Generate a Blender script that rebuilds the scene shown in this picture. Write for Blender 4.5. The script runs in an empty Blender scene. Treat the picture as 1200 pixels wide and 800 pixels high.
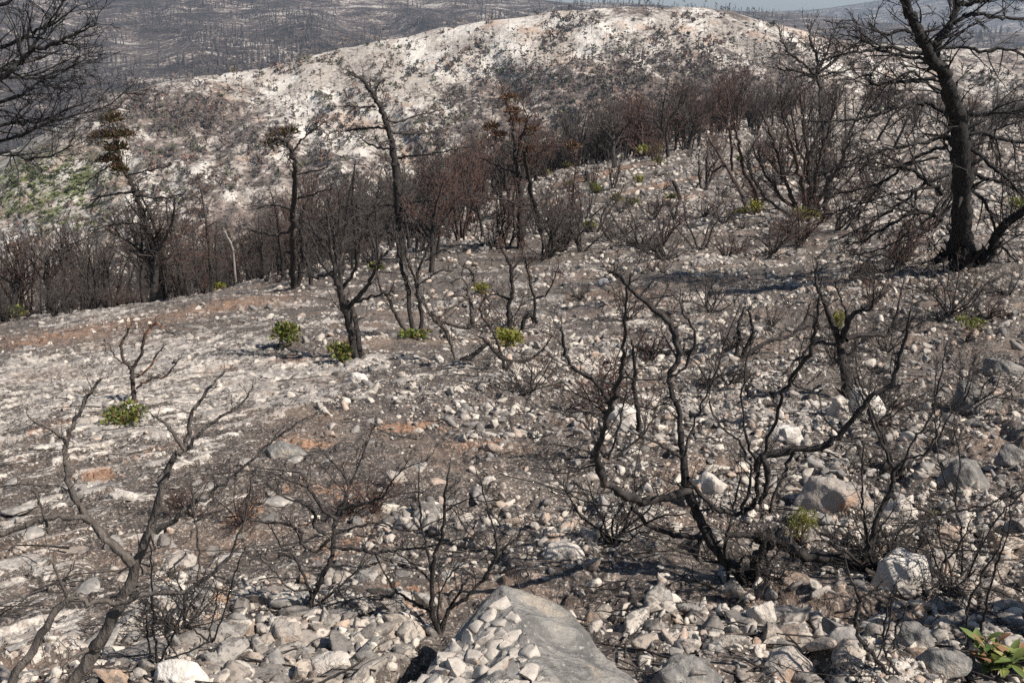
import bpy, bmesh, math, random
import numpy as np
from mathutils import Vector
from mathutils.bvhtree import BVHTree

SC = bpy.context.scene
COL = SC.collection
RNG = np.random.default_rng(7)
random.seed(7)
R = math.radians

# ------------------------------------------------------------------ camera, light
F = 1177.0                       # focal length in pixels of a 1200 px wide frame
PITCH = math.atan(390 / F)
CP, SP = math.cos(PITCH), math.sin(PITCH)
cam = bpy.data.cameras.new('camera'); camo = bpy.data.objects.new('camera', cam); COL.objects.link(camo)
cam.sensor_width = 36; cam.lens = 36 * F / 1200; cam.clip_start = 0.05; cam.clip_end = 20000
camo.location = (0, 0, 0); camo.rotation_euler = (math.pi / 2 - PITCH, 0, 0)
SC.camera = camo
SUN_EL, SUN_AZ = R(47), R(114)   # azimuth clockwise from the view direction (+Y)
w = bpy.data.worlds.new('World'); SC.world = w; w.use_nodes = True
nt = w.node_tree; bg = nt.nodes['Background']
sky = nt.nodes.new('ShaderNodeTexSky'); sky.sky_type = 'NISHITA'; sky.sun_disc = False
sky.sun_elevation = SUN_EL; sky.sun_rotation = SUN_AZ; sky.altitude = 300; sky.dust_density = 0.6
nt.links.new(sky.outputs[0], bg.inputs[0]); bg.inputs[1].default_value = 0.065
sl = bpy.data.lights.new('sun', 'SUN'); sl.energy = 5.0; sl.angle = R(0.5); sl.color = (1.0, 0.935, 0.86)
so = bpy.data.objects.new('sun', sl); COL.objects.link(so)
sd = Vector((math.sin(SUN_AZ) * math.cos(SUN_EL), math.cos(SUN_AZ) * math.cos(SUN_EL), math.sin(SUN_EL)))
so.rotation_euler = sd.to_track_quat('Z', 'Y').to_euler()
SC.view_settings.view_transform = 'Standard'; SC.view_settings.look = 'None'
SC.view_settings.exposure = 0.42; SC.view_settings.gamma = 1.0
SC.render.engine = 'CYCLES'
SC.cycles.max_bounces = 5; SC.cycles.diffuse_bounces = 3; SC.cycles.volume_bounces = 0
SC.cycles.use_denoising = False

# ------------------------------------------------------------------ small helpers
def s_of(py):                    # height over forward distance for an image row
    q = (400 - np.asarray(py, float)) / F
    return (-SP + q * CP) / (CP + q * SP)

def P(px, py, d):                # point on the sight line of a pixel at forward distance d
    q = (400 - py) / F
    Y = CP + q * SP
    return np.array([(px - 600) / F / Y * d, d, (-SP + q * CP) / Y * d])

def to_px(p):
    x, y, z = p[..., 0], p[..., 1], p[..., 2]
    f = y * CP - z * SP; v = y * SP + z * CP
    return 600 + F * x / f, 400 - F * v / f

def hash2(ix, iy, seed):
    h = (ix.astype(np.int64) * 374761393 + iy.astype(np.int64) * 668265263 + seed * 1442695041) & 0xffffffff
    h = ((h ^ (h >> 13)) * 1274126177) & 0xffffffff
    h = h ^ (h >> 16)
    return (h & 0xffffff) / float(0xffffff)

def vnoise(x, y, seed=0):        # value noise 0..1
    x = np.asarray(x, float); y = np.asarray(y, float)
    ix = np.floor(x); iy = np.floor(y); fx = x - ix; fy = y - iy
    fx = fx * fx * (3 - 2 * fx); fy = fy * fy * (3 - 2 * fy)
    a = hash2(ix, iy, seed); b = hash2(ix + 1, iy, seed); c = hash2(ix, iy + 1, seed); d = hash2(ix + 1, iy + 1, seed)
    return (a * (1 - fx) + b * fx) * (1 - fy) + (c * (1 - fx) + d * fx) * fy

def fbm(x, y, seed=0, o=4):
    t = 0; a = 1; n = 0
    for k in range(o):
        t = t + a * vnoise(x * 2 ** k + 17.3 * k, y * 2 ** k - 9.1 * k, seed + k); n += a; a *= .5
    return t / n

def sstep(a, b, x):
    t = np.clip((x - a) / (b - a), 0, 1); return t * t * (3 - 2 * t)

# ------------------------------------------------------------------ terrain heights
NPX = np.array([-500, -200, 0, 200, 400, 600, 800, 1000, 1200, 1500, 1800], float)
ND = np.array([0.5, 1.2, 2.2, 3.2, 5, 8, 12, 18, 28, 45, 70, 110, 160, 260], float)
NY = np.array([  # image row of the ground, per distance (rows) and column of the photo (columns)
    [1900]*11,
    [1200]*11,
    [800, 800, 800, 800, 800, 800, 800, 800, 800, 800, 800],
    [700, 695, 690, 690, 690, 690, 690, 688, 685, 680, 675],
    [575, 570, 562, 560, 560, 560, 560, 560, 556, 550, 545],
    [490, 480, 470, 462, 457, 455, 455, 452, 440, 430, 425],
    [440, 425, 408, 398, 390, 387, 380, 372, 348, 335, 330],
    [425, 400, 378, 356, 340, 333, 322, 312, 288, 275, 270],
    [430, 405, 385, 350, 308, 290, 270, 256, 243, 230, 225],
    [440, 415, 392, 362, 300, 245, 215, 205, 200, 190, 185],
    [450, 430, 405, 385, 320, 208, 172, 160, 165, 160, 155],
    [455, 440, 420, 405, 370, 240, 140, 128, 140, 140, 140],
    [455, 445, 430, 420, 400, 320, 180, 150, 170, 170, 170],
    [455, 450, 440, 430, 420, 400, 320, 300, 300, 300, 300]], float)
NU = (NPX - 600) / F / 0.97
LU = np.linspace(-1.15, 1.15, 240); LL = np.linspace(math.log(.5), math.log(260), 420)
_S = s_of(NY); _S[0] = -1.66 / .5; _S[1] = -1.65 / 1.2
_a = np.array([np.interp(LL, np.log(ND), _S[:, j]) for j in range(len(NPX))]).T
LUT = np.array([np.interp(LU, NU, _a[i]) for i in range(len(LL))])
for _k in range(3):
    for ax, n in ((0, 7), (1, 9)):
        c = np.ones(n) / n; pad = n // 2
        LUT = np.apply_along_axis(lambda v: np.convolve(np.pad(v, pad, mode='edge'), c, 'valid'), ax, LUT)

def base_z(x, y):
    y = np.maximum(y, .5); u = np.clip(x / y, LU[0], LU[-1]); l = np.clip(np.log(y), LL[0], LL[-1])
    fu = (u - LU[0]) / (LU[1] - LU[0]); fl = (l - LL[0]) / (LL[1] - LL[0])
    iu = np.clip(fu.astype(int), 0, len(LU) - 2); il = np.clip(fl.astype(int), 0, len(LL) - 2)
    fu = fu - iu; fl = fl - il
    s = (LUT[il, iu] * (1 - fl) + LUT[il + 1, iu] * fl) * (1 - fu) + (LUT[il, iu + 1] * (1 - fl) + LUT[il + 1, iu + 1] * fl) * fu
    return s * y

def strata_w(x, y):              # where bedded rock shows (left part of the slope)
    u = x / np.maximum(y, .5)
    return sstep(-.02, -.30, u + .10 * (fbm(x * .5, y * .5, 5, 2) - .5)) * sstep(1.5, 3.5, y)

def chips(x, y, sc, seed, tilt=.5, dens=.6):
    """angular rock chips set in the soil: height above the soil (in cell units) and a tone 0..1 per chip"""
    X_ = x * sc; Y_ = y * sc; ix = np.floor(X_); iy = np.floor(Y_)
    b1 = np.full(np.shape(X_), 9.); b2 = b1.copy(); hh = np.zeros(np.shape(X_)); tone = hh.copy()
    for a in (-1, 0, 1):
        for b in (-1, 0, 1):
            cx, cy = ix + a, iy + b
            jx = hash2(cx, cy, seed); jy = hash2(cx, cy, seed + 1); r0 = hash2(cx, cy, seed + 2)
            dx = X_ - cx - jx; dy = Y_ - cy - jy; th = r0 * 6.28; c, s_ = np.cos(th), np.sin(th); el = .6 + .8 * jx
            d = np.maximum(np.abs(dx * c + dy * s_) / el, np.abs(-dx * s_ + dy * c) * el * 1.15) + .25 * np.abs(dx * .7 - dy * .7)
            on = hash2(cx, cy, seed + 3) < dens
            h = np.where(on, (.25 + .6 * jy) + tilt * (dx * (jx - .5) + dy * (r0 - .5)) * 2, -.6)
            m = d < b1
            b2 = np.where(m, b1, np.minimum(b2, d)); hh = np.where(m, h, hh); tone = np.where(m, hash2(cx, cy, seed + 4), tone); b1 = np.where(m, d, b1)
    edge = np.clip((b2 - b1) * 3.2, 0, 1)
    return (hh + .35) * edge ** .6 - .35, tone

PITS = [P(545, 742, 2.42), P(512, 772, 2.30), P(478, 806, 2.16)]      # the dark cleft along the boulder
def ground_full(x, y):
    x = np.asarray(x, float); y = np.asarray(y, float)
    z = base_z(x, y)
    sw = strata_w(x, y)
    z = z + .22 * np.minimum(1, y / 5) * (fbm(x * .35, y * .35, 11, 3) - .5) * np.minimum(1 + .05 * y, 2.5)
    z = z + .11 * (fbm(x * 1.7, y * 1.7, 21, 4) - .5) * (1 - .5 * sw)
    c, s_ = math.cos(R(58)), math.sin(R(58))
    a = x * c + y * s_; t = -x * s_ + y * c
    # warped coordinates keep the chips from looking gridded
    wx = x + .05 * fbm(x * 6, y * 6, 401, 2); wy = y + .05 * fbm(x * 6, y * 6, 402, 2)
    c1, t1 = chips(wx, wy, 5.0, 500, .7, .40); c2, t2 = chips(wx + 3.7, wy, 13.0, 520, .7, .48); c3, t3 = chips(wx, wy + 9.1, 2.1, 540, .5, .24)
    f2 = np.clip(1.5 - y / 16, 0, 1)
    iso = np.maximum(np.maximum(c1 * .060, c2 * .026 * f2), np.maximum(c3 * .10, -.004))
    k1 = np.where(c3 * .10 >= iso, t3, np.where(c1 * .06 >= iso, t1, t2))
    # bedded rock: long ribs lying across the slope
    sa = a + .2 * fbm(x * 1.5, y * 1.5, 403, 2); sb = t + .12 * fbm(x * 1.2, y * 1.2, 404, 3)
    d1, u1 = chips(sa * .5, sb * 1.3, 7.0, 560, .6, .46); d2, u2 = chips(sa * .6, sb * 1.3, 17.0, 580, .6, .52)
    ani = np.maximum(np.maximum(d1 * .042, d2 * .022), -.003) + .07 * (fbm(a * .9, t * 2, 51, 3) - .5)
    anr = np.maximum(np.maximum(d1 * .042, d2 * .022), -.003)
    rel = iso * (1 - sw) + anr * sw
    z = z + iso * (1 - sw) + ani * sw
    z = z + .010 * (vnoise(x * 26, y * 26, 41) - .5)
    for q in PITS: z = z - .42 * np.exp(-(((x - q[0]) / .12) ** 2 + ((y - q[1]) / .14) ** 2) ** 2)
    tone = np.where(sw > .5, np.where(d1 * .042 >= anr - 1e-6, u1, u2), k1)
    return z, rel, tone
def ground_z(x, y): return ground_full(x, y)[0]

_dd = np.exp(np.linspace(math.log(1.0), math.log(240), 1500))
def hit(px, py):                 # where the sight line of a pixel meets the ground
    q = (400 - py) / F; Y = CP + q * SP
    u = (px - 600) / F / Y; s = (-SP + q * CP) / Y
    g = ground_z(u * _dd, _dd)
    k = np.argmax(g > s * _dd)
    if not (g[k] > s * _dd[k]): k = 300 + np.argmin(np.abs(g / _dd - s)[300:])
    d = _dd[k]
    return np.array([u * d, d, float(ground_z(u * d, d))])

# ------------------------------------------------------------------ materials
def mat(name, build, rough=.9):
    m = bpy.data.materials.new(name); m.use_nodes = True
    t = m.node_tree; b = t.nodes['Principled BSDF']; b.inputs['Roughness'].default_value = rough
    b.inputs['Specular IOR Level'].default_value = .2
    build(t, b); return m

class N:
    def __init__(s, t): s.t = t
    def add(s, typ, **kw):
        n = s.t.nodes.new(typ)
        for k, v in kw.items(): setattr(n, k, v)
        return n
    def link(s, a, b): s.t.links.new(a, b)
    def pos(s): return s.add('ShaderNodeNewGeometry').outputs['Position']
    def mapping(s, v, sc=(1, 1, 1), rot=(0, 0, 0)):
        m = s.add('ShaderNodeMapping'); m.inputs['Scale'].default_value = sc; m.inputs['Rotation'].default_value = rot
        s.link(v, m.inputs[0]); return m.outputs[0]
    def noise(s, v, scale, det=4, rough=.6, dist=0):
        n = s.add('ShaderNodeTexNoise'); n.inputs['Scale'].default_value = scale; n.inputs['Detail'].default_value = det
        n.inputs['Roughness'].default_value = rough; n.inputs['Distortion'].default_value = dist
        if v is not None: s.link(v, n.inputs['Vector'])
        return n.outputs[0]
    def voro(s, v, scale, feature='F1', out='Distance'):
        n = s.add('ShaderNodeTexVoronoi', feature=feature); n.inputs['Scale'].default_value = scale
        s.link(v, n.inputs['Vector']); return n.outputs[out]
    def m(s, op, a, b=0.0, c=None):
        n = s.add('ShaderNodeMath', operation=op)
        for i, v in enumerate((a, b, c)):
            if v is None: continue
            if isinstance(v, (int, float)): n.inputs[i].default_value = v
            else: s.link(v, n.inputs[i])
        return n.outputs[0]
    def step(s, v, a, b):
        n = s.add('ShaderNodeMapRange', interpolation_type='SMOOTHSTEP')
        s.link(v, n.inputs[0])
        for i, q in ((1, a), (2, b)):
            if isinstance(q, (int, float)): n.inputs[i].default_value = q
            else: s.link(q, n.inputs[i])
        return n.outputs[0]
    def mix(s, f, a, b, mode='MIX'):
        n = s.add('ShaderNodeMix', data_type='RGBA', blend_type=mode)
        if isinstance(f, (int, float)): n.inputs[0].default_value = f
        else: s.link(f, n.inputs[0])
        for i, q in ((6, a), (7, b)):
            if isinstance(q, tuple): n.inputs[i].default_value = (*q, 1)
            else: s.link(q, n.inputs[i])
        return n.outputs[2]
    def fmix(s, f, a, b):
        n = s.add('ShaderNodeMix', data_type='FLOAT')
        s.link(f, n.inputs[0])
        for i, q in ((2, a), (3, b)):
            if isinstance(q, (int, float)): n.inputs[i].default_value = q
            else: s.link(q, n.inputs[i])
        return n.outputs[0]
    def attr(s, name, out='Fac'):
        n = s.add('ShaderNodeAttribute', attribute_name=name); return n.outputs[out]
    def bump(s, h, dist, strength, bsdf, prev=None):
        n = s.add('ShaderNodeBump'); n.inputs['Strength'].default_value = strength; n.inputs['Distance'].default_value = dist
        s.link(h, n.inputs['Height'])
        if prev is not None: s.link(prev, n.inputs['Normal'])
        s.link(n.outputs[0], bsdf.inputs['Normal']); return n.outputs[0]

def b_ground(t, b):
    n = N(t); p = n.pos()
    pale = n.attr('pale'); org = n.attr('orange'); st = n.attr('strata'); rel = n.attr('rel'); ton = n.attr('tone')
    n1 = n.noise(p, 1.6, 5, .62); n2 = n.noise(p, 7.5, 5, .68); n3 = n.noise(p, 30, 4, .7); n4 = n.noise(p, 90, 3, .7)
    cell = n.voro(p, 22)
    iso = n.m('ADD', n.m('ADD', n.m('MULTIPLY', n1, .35), n.m('MULTIPLY', n2, .45)), n.m('MULTIPLY', n3, .35))
    iso = n.m('SUBTRACT', iso, n.m('MULTIPLY', cell, .22))
    ps = n.mapping(n.mapping(p, rot=(0, 0, R(-58))), sc=(1, 2.2, 1))
    s1 = n.noise(ps, 1.5, 5, .62); s2 = n.noise(ps, 8, 5, .72); s3 = n.noise(ps, 34, 3, .7)
    ani = n.m('ADD', n.m('ADD', n.m('MULTIPLY', s1, .3), n.m('MULTIPLY', s2, .5)), n.m('MULTIPLY', s3, .3))
    v = n.fmix(st, iso, ani)
    thr = n.m('SUBTRACT', .755, n.m('MULTIPLY', pale, .34))
    v = n.m('ADD', v, n.m('MULTIPLY', n.m('MINIMUM', n.m('MAXIMUM', rel, -.3), 1.0), .15))   # bare stone stands proud of the ash
    msk = n.step(v, thr, n.m('ADD', thr, .035))
    tone = n.noise(p, 3.0, 3, .6)
    rock = n.mix(n.step(n.noise(p, 14, 4, .65), .38, .62), (.36, .315, .27), (.70, .63, .545))
    rock = n.mix(n.step(ton, .45, .80), rock, (.30, .272, .245))
    rock = n.mix(n.m('MULTIPLY', n.step(tone, .48, .62), .6), rock, (.25, .23, .21))
    rock = n.mix(n.m('MULTIPLY', n.step(n3, .55, .66), .6), rock, (.15, .135, .12))
    ash = n.mix(n.step(n.noise(p, 4.2, 5, .65), .35, .65), (.050, .041, .036), (.120, .099, .084))
    ash = n.mix(n.step(n3, .50, .68), ash, (.25, .21, .18))
    ash = n.mix(n.m('MULTIPLY', n.step(n4, .57, .63), .8), ash, (.028, .025, .023))
    soil = n.mix(n2, (.25, .125, .07), (.42, .235, .135))
    c = n.mix(msk, ash, rock)
    om = n.step(n.m('ADD', org, n.m('MULTIPLY', n.m('SUBTRACT', n.m('ADD', n2, n3), 1.0), 1.5)), .42, .62)
    c = n.mix(n.m('MULTIPLY', om, .72), c, soil)
    c = n.mix(n.m('MULTIPLY', n.step(n.m('ADD', n.noise(p, .9, 4, .65), n.m('MULTIPLY', n3, .3)), .67, .78), .28), c, (.30, .20, .14))
    fleck = n.step(n.m('ADD', n.noise(p, 75, 2, .5), n.m('MULTIPLY', n2, .12)), .655, .69)
    c = n.mix(n.m('MULTIPLY', fleck, .42), c, (.66, .60, .52))
    n.link(c, b.inputs['Base Color'])
    h = n.m('ADD', n.m('MULTIPLY', msk, .5), n.m('ADD', n.m('MULTIPLY', n3, .5), n.m('MULTIPLY', n2, 1.0)))
    n.bump(h, .025, .9, b)
M = {}
M['ground'] = mat('burnt_ground', b_ground)

def b_stone(t, b):
    n = N(t); p = n.add('ShaderNodeTexCoord').outputs['Object']
    col = n.attr('col', 'Color')
    a = n.noise(p, 9, 5, .7); d = n.noise(p, 34, 4, .7)
    c = n.mix(n.step(a, .40, .66), col, (.20, .185, .17), 'MIX')
    c = n.mix(.55, c, col)
    c = n.mix(n.m('MULTIPLY', n.step(d, .46, .72), .30), c, (.66, .61, .54))
    c = n.mix(n.m('MULTIPLY', n.step(d, .5, .30), .35), c, (.10, .09, .085))
    n.link(c, b.inputs['Base Color'])
    n.bump(n.m('ADD', n.m('MULTIPLY', d, .4), a), .02, .8, b)
M['stone'] = mat('limestone_rubble', b_stone)

def b_stone_o(t, b):             # single stones: tone from the object's own random number
    n = N(t); p = n.add('ShaderNodeTexCoord').outputs['Object']
    r = n.add('ShaderNodeObjectInfo').outputs['Random']
    cr = n.add('ShaderNodeValToRGB'); e = cr.color_ramp
    cols = [(0, (.50, .44, .37)), (.12, (.30, .265, .228)), (.36, (.18, .163, .148)), (.6, (.38, .315, .255)), (.78, (.60, .54, .46)), (.9, (.20, .185, .17)), (1, (.40, .27, .18))]
    e.elements[0].position = 0; e.elements[0].color = (*cols[0][1], 1); e.elements[1].position = 1; e.elements[1].color = (*cols[-1][1], 1)
    for q, c_ in cols[1:-1]:
        x = e.elements.new(q); x.color = (*c_, 1)
    n.link(r, cr.inputs[0])
    a = n.noise(p, 2.4, 5, .66, .3); d = n.noise(p, 9, 4, .65)
    c = n.mix(n.m('MULTIPLY', n.step(a, .48, .58), .75), cr.outputs[0], (.11, .10, .092))
    c = n.mix(n.m('MULTIPLY', n.step(d, .55, .72), .4), c, (.7, .65, .57))
    n.link(c, b.inputs['Base Color'])
    n.bump(n.m('ADD', n.m('MULTIPLY', d, .35), a), .006, .6, b)
M['stone_single'] = mat('limestone_stone', b_stone_o)

def boulder_mat(name, c1, c2, c3, sc=6, bd=.03):
    def f(t, b):
        n = N(t); p = n.add('ShaderNodeTexCoord').outputs['Object']
        a = n.noise(p, sc, 6, .7, .4); d = n.noise(p, sc * 6, 5, .7); v = n.voro(p, sc * 5)
        c = n.mix(n.step(a, .38, .60), c1, c2)
        c = n.mix(n.m('MULTIPLY', n.step(n.noise(p, sc * .6, 4, .6), .55, .66), .8), c, c3)
        c = n.mix(n.m('MULTIPLY', n.step(d, .58, .70), .5), c, (.72, .68, .6))
        c = n.mix(n.m('MULTIPLY', n.step(v, .16, .05), .4), c, (.09, .085, .08))
        n.link(c, b.inputs['Base Color'])
        n.bump(n.m('ADD', n.m('MULTIPLY', d, .5), n.m('ADD', a, n.m('MULTIPLY', v, .3))), bd, .8 if bd > .01 else .5, b)
    return mat(name, f)
M['rock_grey'] = boulder_mat('grey_limestone', (.15, .142, .132), (.29, .272, .245), (.40, .34, .27), 9)
M['rock_slab'] = boulder_mat('grey_slab', (.20, .188, .172), (.33, .305, .275), (.46, .41, .35), 1.2, .006)
M['rock_pale'] = boulder_mat('pale_limestone', (.62, .56, .49), (.46, .41, .355), (.24, .22, .2), 9)
M['rock_white'] = boulder_mat('white_limestone', (.72, .67, .60), (.58, .53, .47), (.40, .36, .32), 9)
M['rock_tan'] = boulder_mat('tan_limestone', (.42, .36, .30), (.32, .29, .26), (.42, .26, .17), 7)
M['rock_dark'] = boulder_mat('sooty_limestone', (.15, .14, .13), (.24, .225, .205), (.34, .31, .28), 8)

def bark(name, c1, c2, c3=None, sc=30, f3=.62):
    def f(t, b):
        n = N(t); p = n.add('ShaderNodeTexCoord').outputs['Object']
        q = n.mapping(p, sc=(1, 1, .3))
        a = n.noise(q, sc, 4, .7); g = n.noise(p, sc * .25, 4, .6)
        c = n.mix(n.step(a, .35, .68), c1, c2)
        if c3: c = n.mix(n.step(g, f3, f3 + .08), c, c3)
        n.link(c, b.inputs['Base Color'])
        n.bump(n.m('ADD', a, n.m('MULTIPLY', n.voro(q, sc * .8), .5)), .012, 1.0, b)
    return mat(name, f, .8)
M['bark_black'] = bark('charred_bark', (.014, .013, .012), (.042, .038, .035), (.09, .078, .07))
M['bark_grey'] = bark('singed_grey_bark', (.075, .063, .054), (.155, .132, .112), (.21, .175, .145), 40)
M['bark_mid'] = bark('charred_wood', (.022, .019, .018), (.066, .057, .051), (.13, .10, .08), 34)
M['bark_red'] = bark('singed_red_bark', (.045, .034, .030), (.10, .066, .052), (.22, .11, .065), 20, .62)
M['bark_orange'] = bark('peeled_orange_bark', (.045, .036, .032), (.085, .066, .055), (.30, .15, .085), 14, .52)
M['bark_pale'] = bark('bleached_dead_wood', (.22, .20, .18), (.34, .31, .28), None, 20)
M['twig'] = bark('burnt_twigs', (.050, .043, .039), (.108, .090, .079), None, 20)
M['twig_red'] = bark('scorched_red_twigs', (.070, .046, .039), (.150, .085, .066), None, 20)

def leafmat(name, c1, c2, tr=.25):
    def f(t, b):
        n = N(t); col = n.attr('col', 'Color')
        n.link(col, b.inputs['Base Color']); b.inputs['Roughness'].default_value = .7
        b.inputs['Specular IOR Level'].default_value = .35
        tb = n.add('ShaderNodeBsdfTranslucent'); n.link(col, tb.inputs[0])
        mx = n.add('ShaderNodeMixShader'); mx.inputs[0].default_value = tr
        out = t.nodes['Material Output']
        n.link(b.outputs[0], mx.inputs[1]); n.link(tb.outputs[0], mx.inputs[2]); n.link(mx.outputs[0], out.inputs[0])
    return mat(name, f, .5)
M['leaf'] = leafmat('green_leaf', None, None)
M['dryleaf'] = leafmat('dry_needles', None, None, .15)
M['bushcol'] = mat('hillside_growth', lambda t, b: N(t).link(N(t).attr('col', 'Color'), b.inputs['Base Color']))

def b_hill(t, b):
    n = N(t); p = n.pos(); veg = n.attr('veg'); grn = n.attr('green')
    big = n.noise(p, .035, 6, .66, .5); mid = n.noise(p, .18, 5, .7); fin = n.noise(p, .7, 4, .7)
    pr = n.mapping(n.mapping(p, rot=(0, 0, R(18))), sc=(1, .35, 1))
    gul = n.noise(pr, .06, 5, .7)
    v = n.m('ADD', n.m('ADD', n.m('MULTIPLY', big, .5), n.m('MULTIPLY', mid, .5)), n.m('MULTIPLY', fin, .25))
    thr = n.m('ADD', .44, n.m('MULTIPLY', veg, .40))
    msk = n.step(v, thr, n.m('ADD', thr, .13))
    rock = n.mix(n.step(gul, .42, .56), (.62, .575, .51), (.36, .315, .27))
    rock = n.mix(n.m('MULTIPLY', n.step(fin, .5, .7), .6), rock, (.66, .63, .57))
    rock = n.mix(n.m('MULTIPLY', n.step(n.noise(p, .05, 3, .6), .56, .66), .5), rock, (.42, .27, .18))
    soil = n.mix(n.step(mid, .4, .6), (.10, .082, .07), (.21, .165, .14))
    soil = n.mix(grn, soil, (.12, .14, .045))
    n.link(n.mix(msk, soil, rock), b.inputs['Base Color'])
    n.bump(n.m('ADD', n.m('MULTIPLY', mid, 1.), n.m('MULTIPLY', gul, 1.)), 4.0, .5, b)
M['hill'] = mat('white_hillside', b_hill)

def b_far(t, b):
    n = N(t); p = n.pos()
    q = n.mapping(p, sc=(.45, 1, 1))
    big = n.noise(p, .006, 6, .66, .8); mid = n.noise(q, .05, 6, .75); fin = n.noise(p, .30, 4, .8)
    v = n.m('ADD', n.m('ADD', n.m('MULTIPLY', big, .30), n.m('MULTIPLY', mid, .5)), n.m('MULTIPLY', fin, .45))
    c = n.mix(n.step(v, .57, .66), (.034, .030, .029), (.130, .098, .084))
    c = n.mix(n.m('MULTIPLY', n.step(v, .665, .71), .9), c, (.50, .46, .40))
    n.link(c, b.inputs['Base Color'])
    n.bump(n.m('ADD', mid, big), 14, .5, b)
M['far'] = mat('far_burnt_slope', b_far)

# ------------------------------------------------------------------ mesh helpers
def mesh_np(name, V, Fc, material=None, smooth=False, attrs=None, cols=None):
    """V (n,3); Fc (m,k) array of equal polygons, or a list of such arrays."""
    me = bpy.data.meshes.new(name)
    Fl = Fc if isinstance(Fc, list) else [Fc]
    Fl = [f for f in Fl if len(f)]
    V = np.asarray(V, np.float32)
    me.vertices.add(len(V)); me.vertices.foreach_set('co', V.ravel())
    idx = np.concatenate([f.ravel() for f in Fl]).astype(np.int32)
    cnt = np.concatenate([np.full(len(f), f.shape[1]) for f in Fl]).astype(np.int32)
    st = np.concatenate([[0], np.cumsum(cnt)[:-1]]).astype(np.int32)
    me.loops.add(len(idx)); me.loops.foreach_set('vertex_index', idx)
    me.polygons.add(len(cnt)); me.polygons.foreach_set('loop_start', st); me.polygons.foreach_set('loop_total', cnt)
    me.update(calc_edges=True)
    if smooth: me.polygons.foreach_set('use_smooth', np.ones(len(cnt), bool))
    for k, v in (attrs or {}).items():
        a = me.attributes.new(k, 'FLOAT', 'POINT'); a.data.foreach_set('value', np.asarray(v, np.float32).ravel())
    if cols is not None:
        a = me.attributes.new('col', 'FLOAT_COLOR', 'POINT')
        c4 = np.ones((len(V), 4), np.float32); c4[:, :3] = cols; a.data.foreach_set('color', c4.ravel())
    if material: me.materials.append(material)
    return me

def link(name, me, parent=None, loc=(0, 0, 0), **props):
    o = bpy.data.objects.new(name, me); COL.objects.link(o)
    if parent is not None: o.parent = parent
    o.location = loc
    for k, v in props.items(): o[k] = v
    return o

def empty(name, loc, label, cat, group=None):
    o = bpy.data.objects.new(name, None); COL.objects.link(o); o.location = loc; o.empty_display_size = .1
    o['label'] = label; o['category'] = cat
    if group: o['group'] = group
    return o

class Tubes:
    """collects tapered tubes and turns them into one mesh"""
    def __init__(s): s.V = []; s.Q = []; s.T = []; s.n = 0
    def add(s, pts, rad, k=None, rough=.12, rng=RNG):
        pts = np.asarray(pts, float); rad = np.asarray(rad, float); n = len(pts)
        if n < 2: return
        if k is None: k = 8 if rad.max() > .02 else (5 if rad.max() > .006 else 3)
        t = np.gradient(pts, axis=0); t /= np.linalg.norm(t, axis=1, keepdims=True) + 1e-9
        m = np.abs(t.mean(0)); ref = np.zeros(3); ref[np.argmin(m)] = 1
        a = np.cross(t, ref); a /= np.linalg.norm(a, axis=1, keepdims=True) + 1e-9
        b = np.cross(t, a)
        th = np.arange(k) * 2 * math.pi / k + rng.random() * 6
        rr = rad[:, None] * (1 + rough * (rng.random((n, k)) - .5) * 2)
        ring = pts[:, None, :] + rr[..., None] * (np.cos(th)[None, :, None] * a[:, None, :] + np.sin(th)[None, :, None] * b[:, None, :])
        s.V.append(ring.reshape(-1, 3)); s.V.append(pts[-1:] + t[-1] * rad[-1] * .8)
        i = np.arange(n - 1)[:, None] * k + np.arange(k)[None, :]
        j = np.arange(n - 1)[:, None] * k + (np.arange(k)[None, :] + 1) % k
        s.Q.append(np.stack([i, j, j + k, i + k], -1).reshape(-1, 4) + s.n)
        top = (n - 1) * k + np.arange(k)
        s.T.append(np.stack([top, (n - 1) * k + (np.arange(k) + 1) % k, np.full(k, n * k)], -1) + s.n)
        s.n += n * k + 1
    def mesh(s, name, material, origin=(0, 0, 0)):
        V = np.concatenate(s.V) - np.asarray(origin)
        return mesh_np(name, V, [np.concatenate(s.Q), np.concatenate(s.T)], material, smooth=True)

def unit(v): return v / (np.linalg.norm(v) + 1e-9)

def wander(p0, d, L, n, wob, up, rng):
    pts = [np.array(p0, float)]; d = unit(np.array(d, float)); st = L / n
    for i in range(n):
        d = unit(d + rng.normal(0, wob, 3) + np.array([0, 0, up]))
        pts.append(pts[-1] + d * st)
    return np.array(pts)

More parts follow.
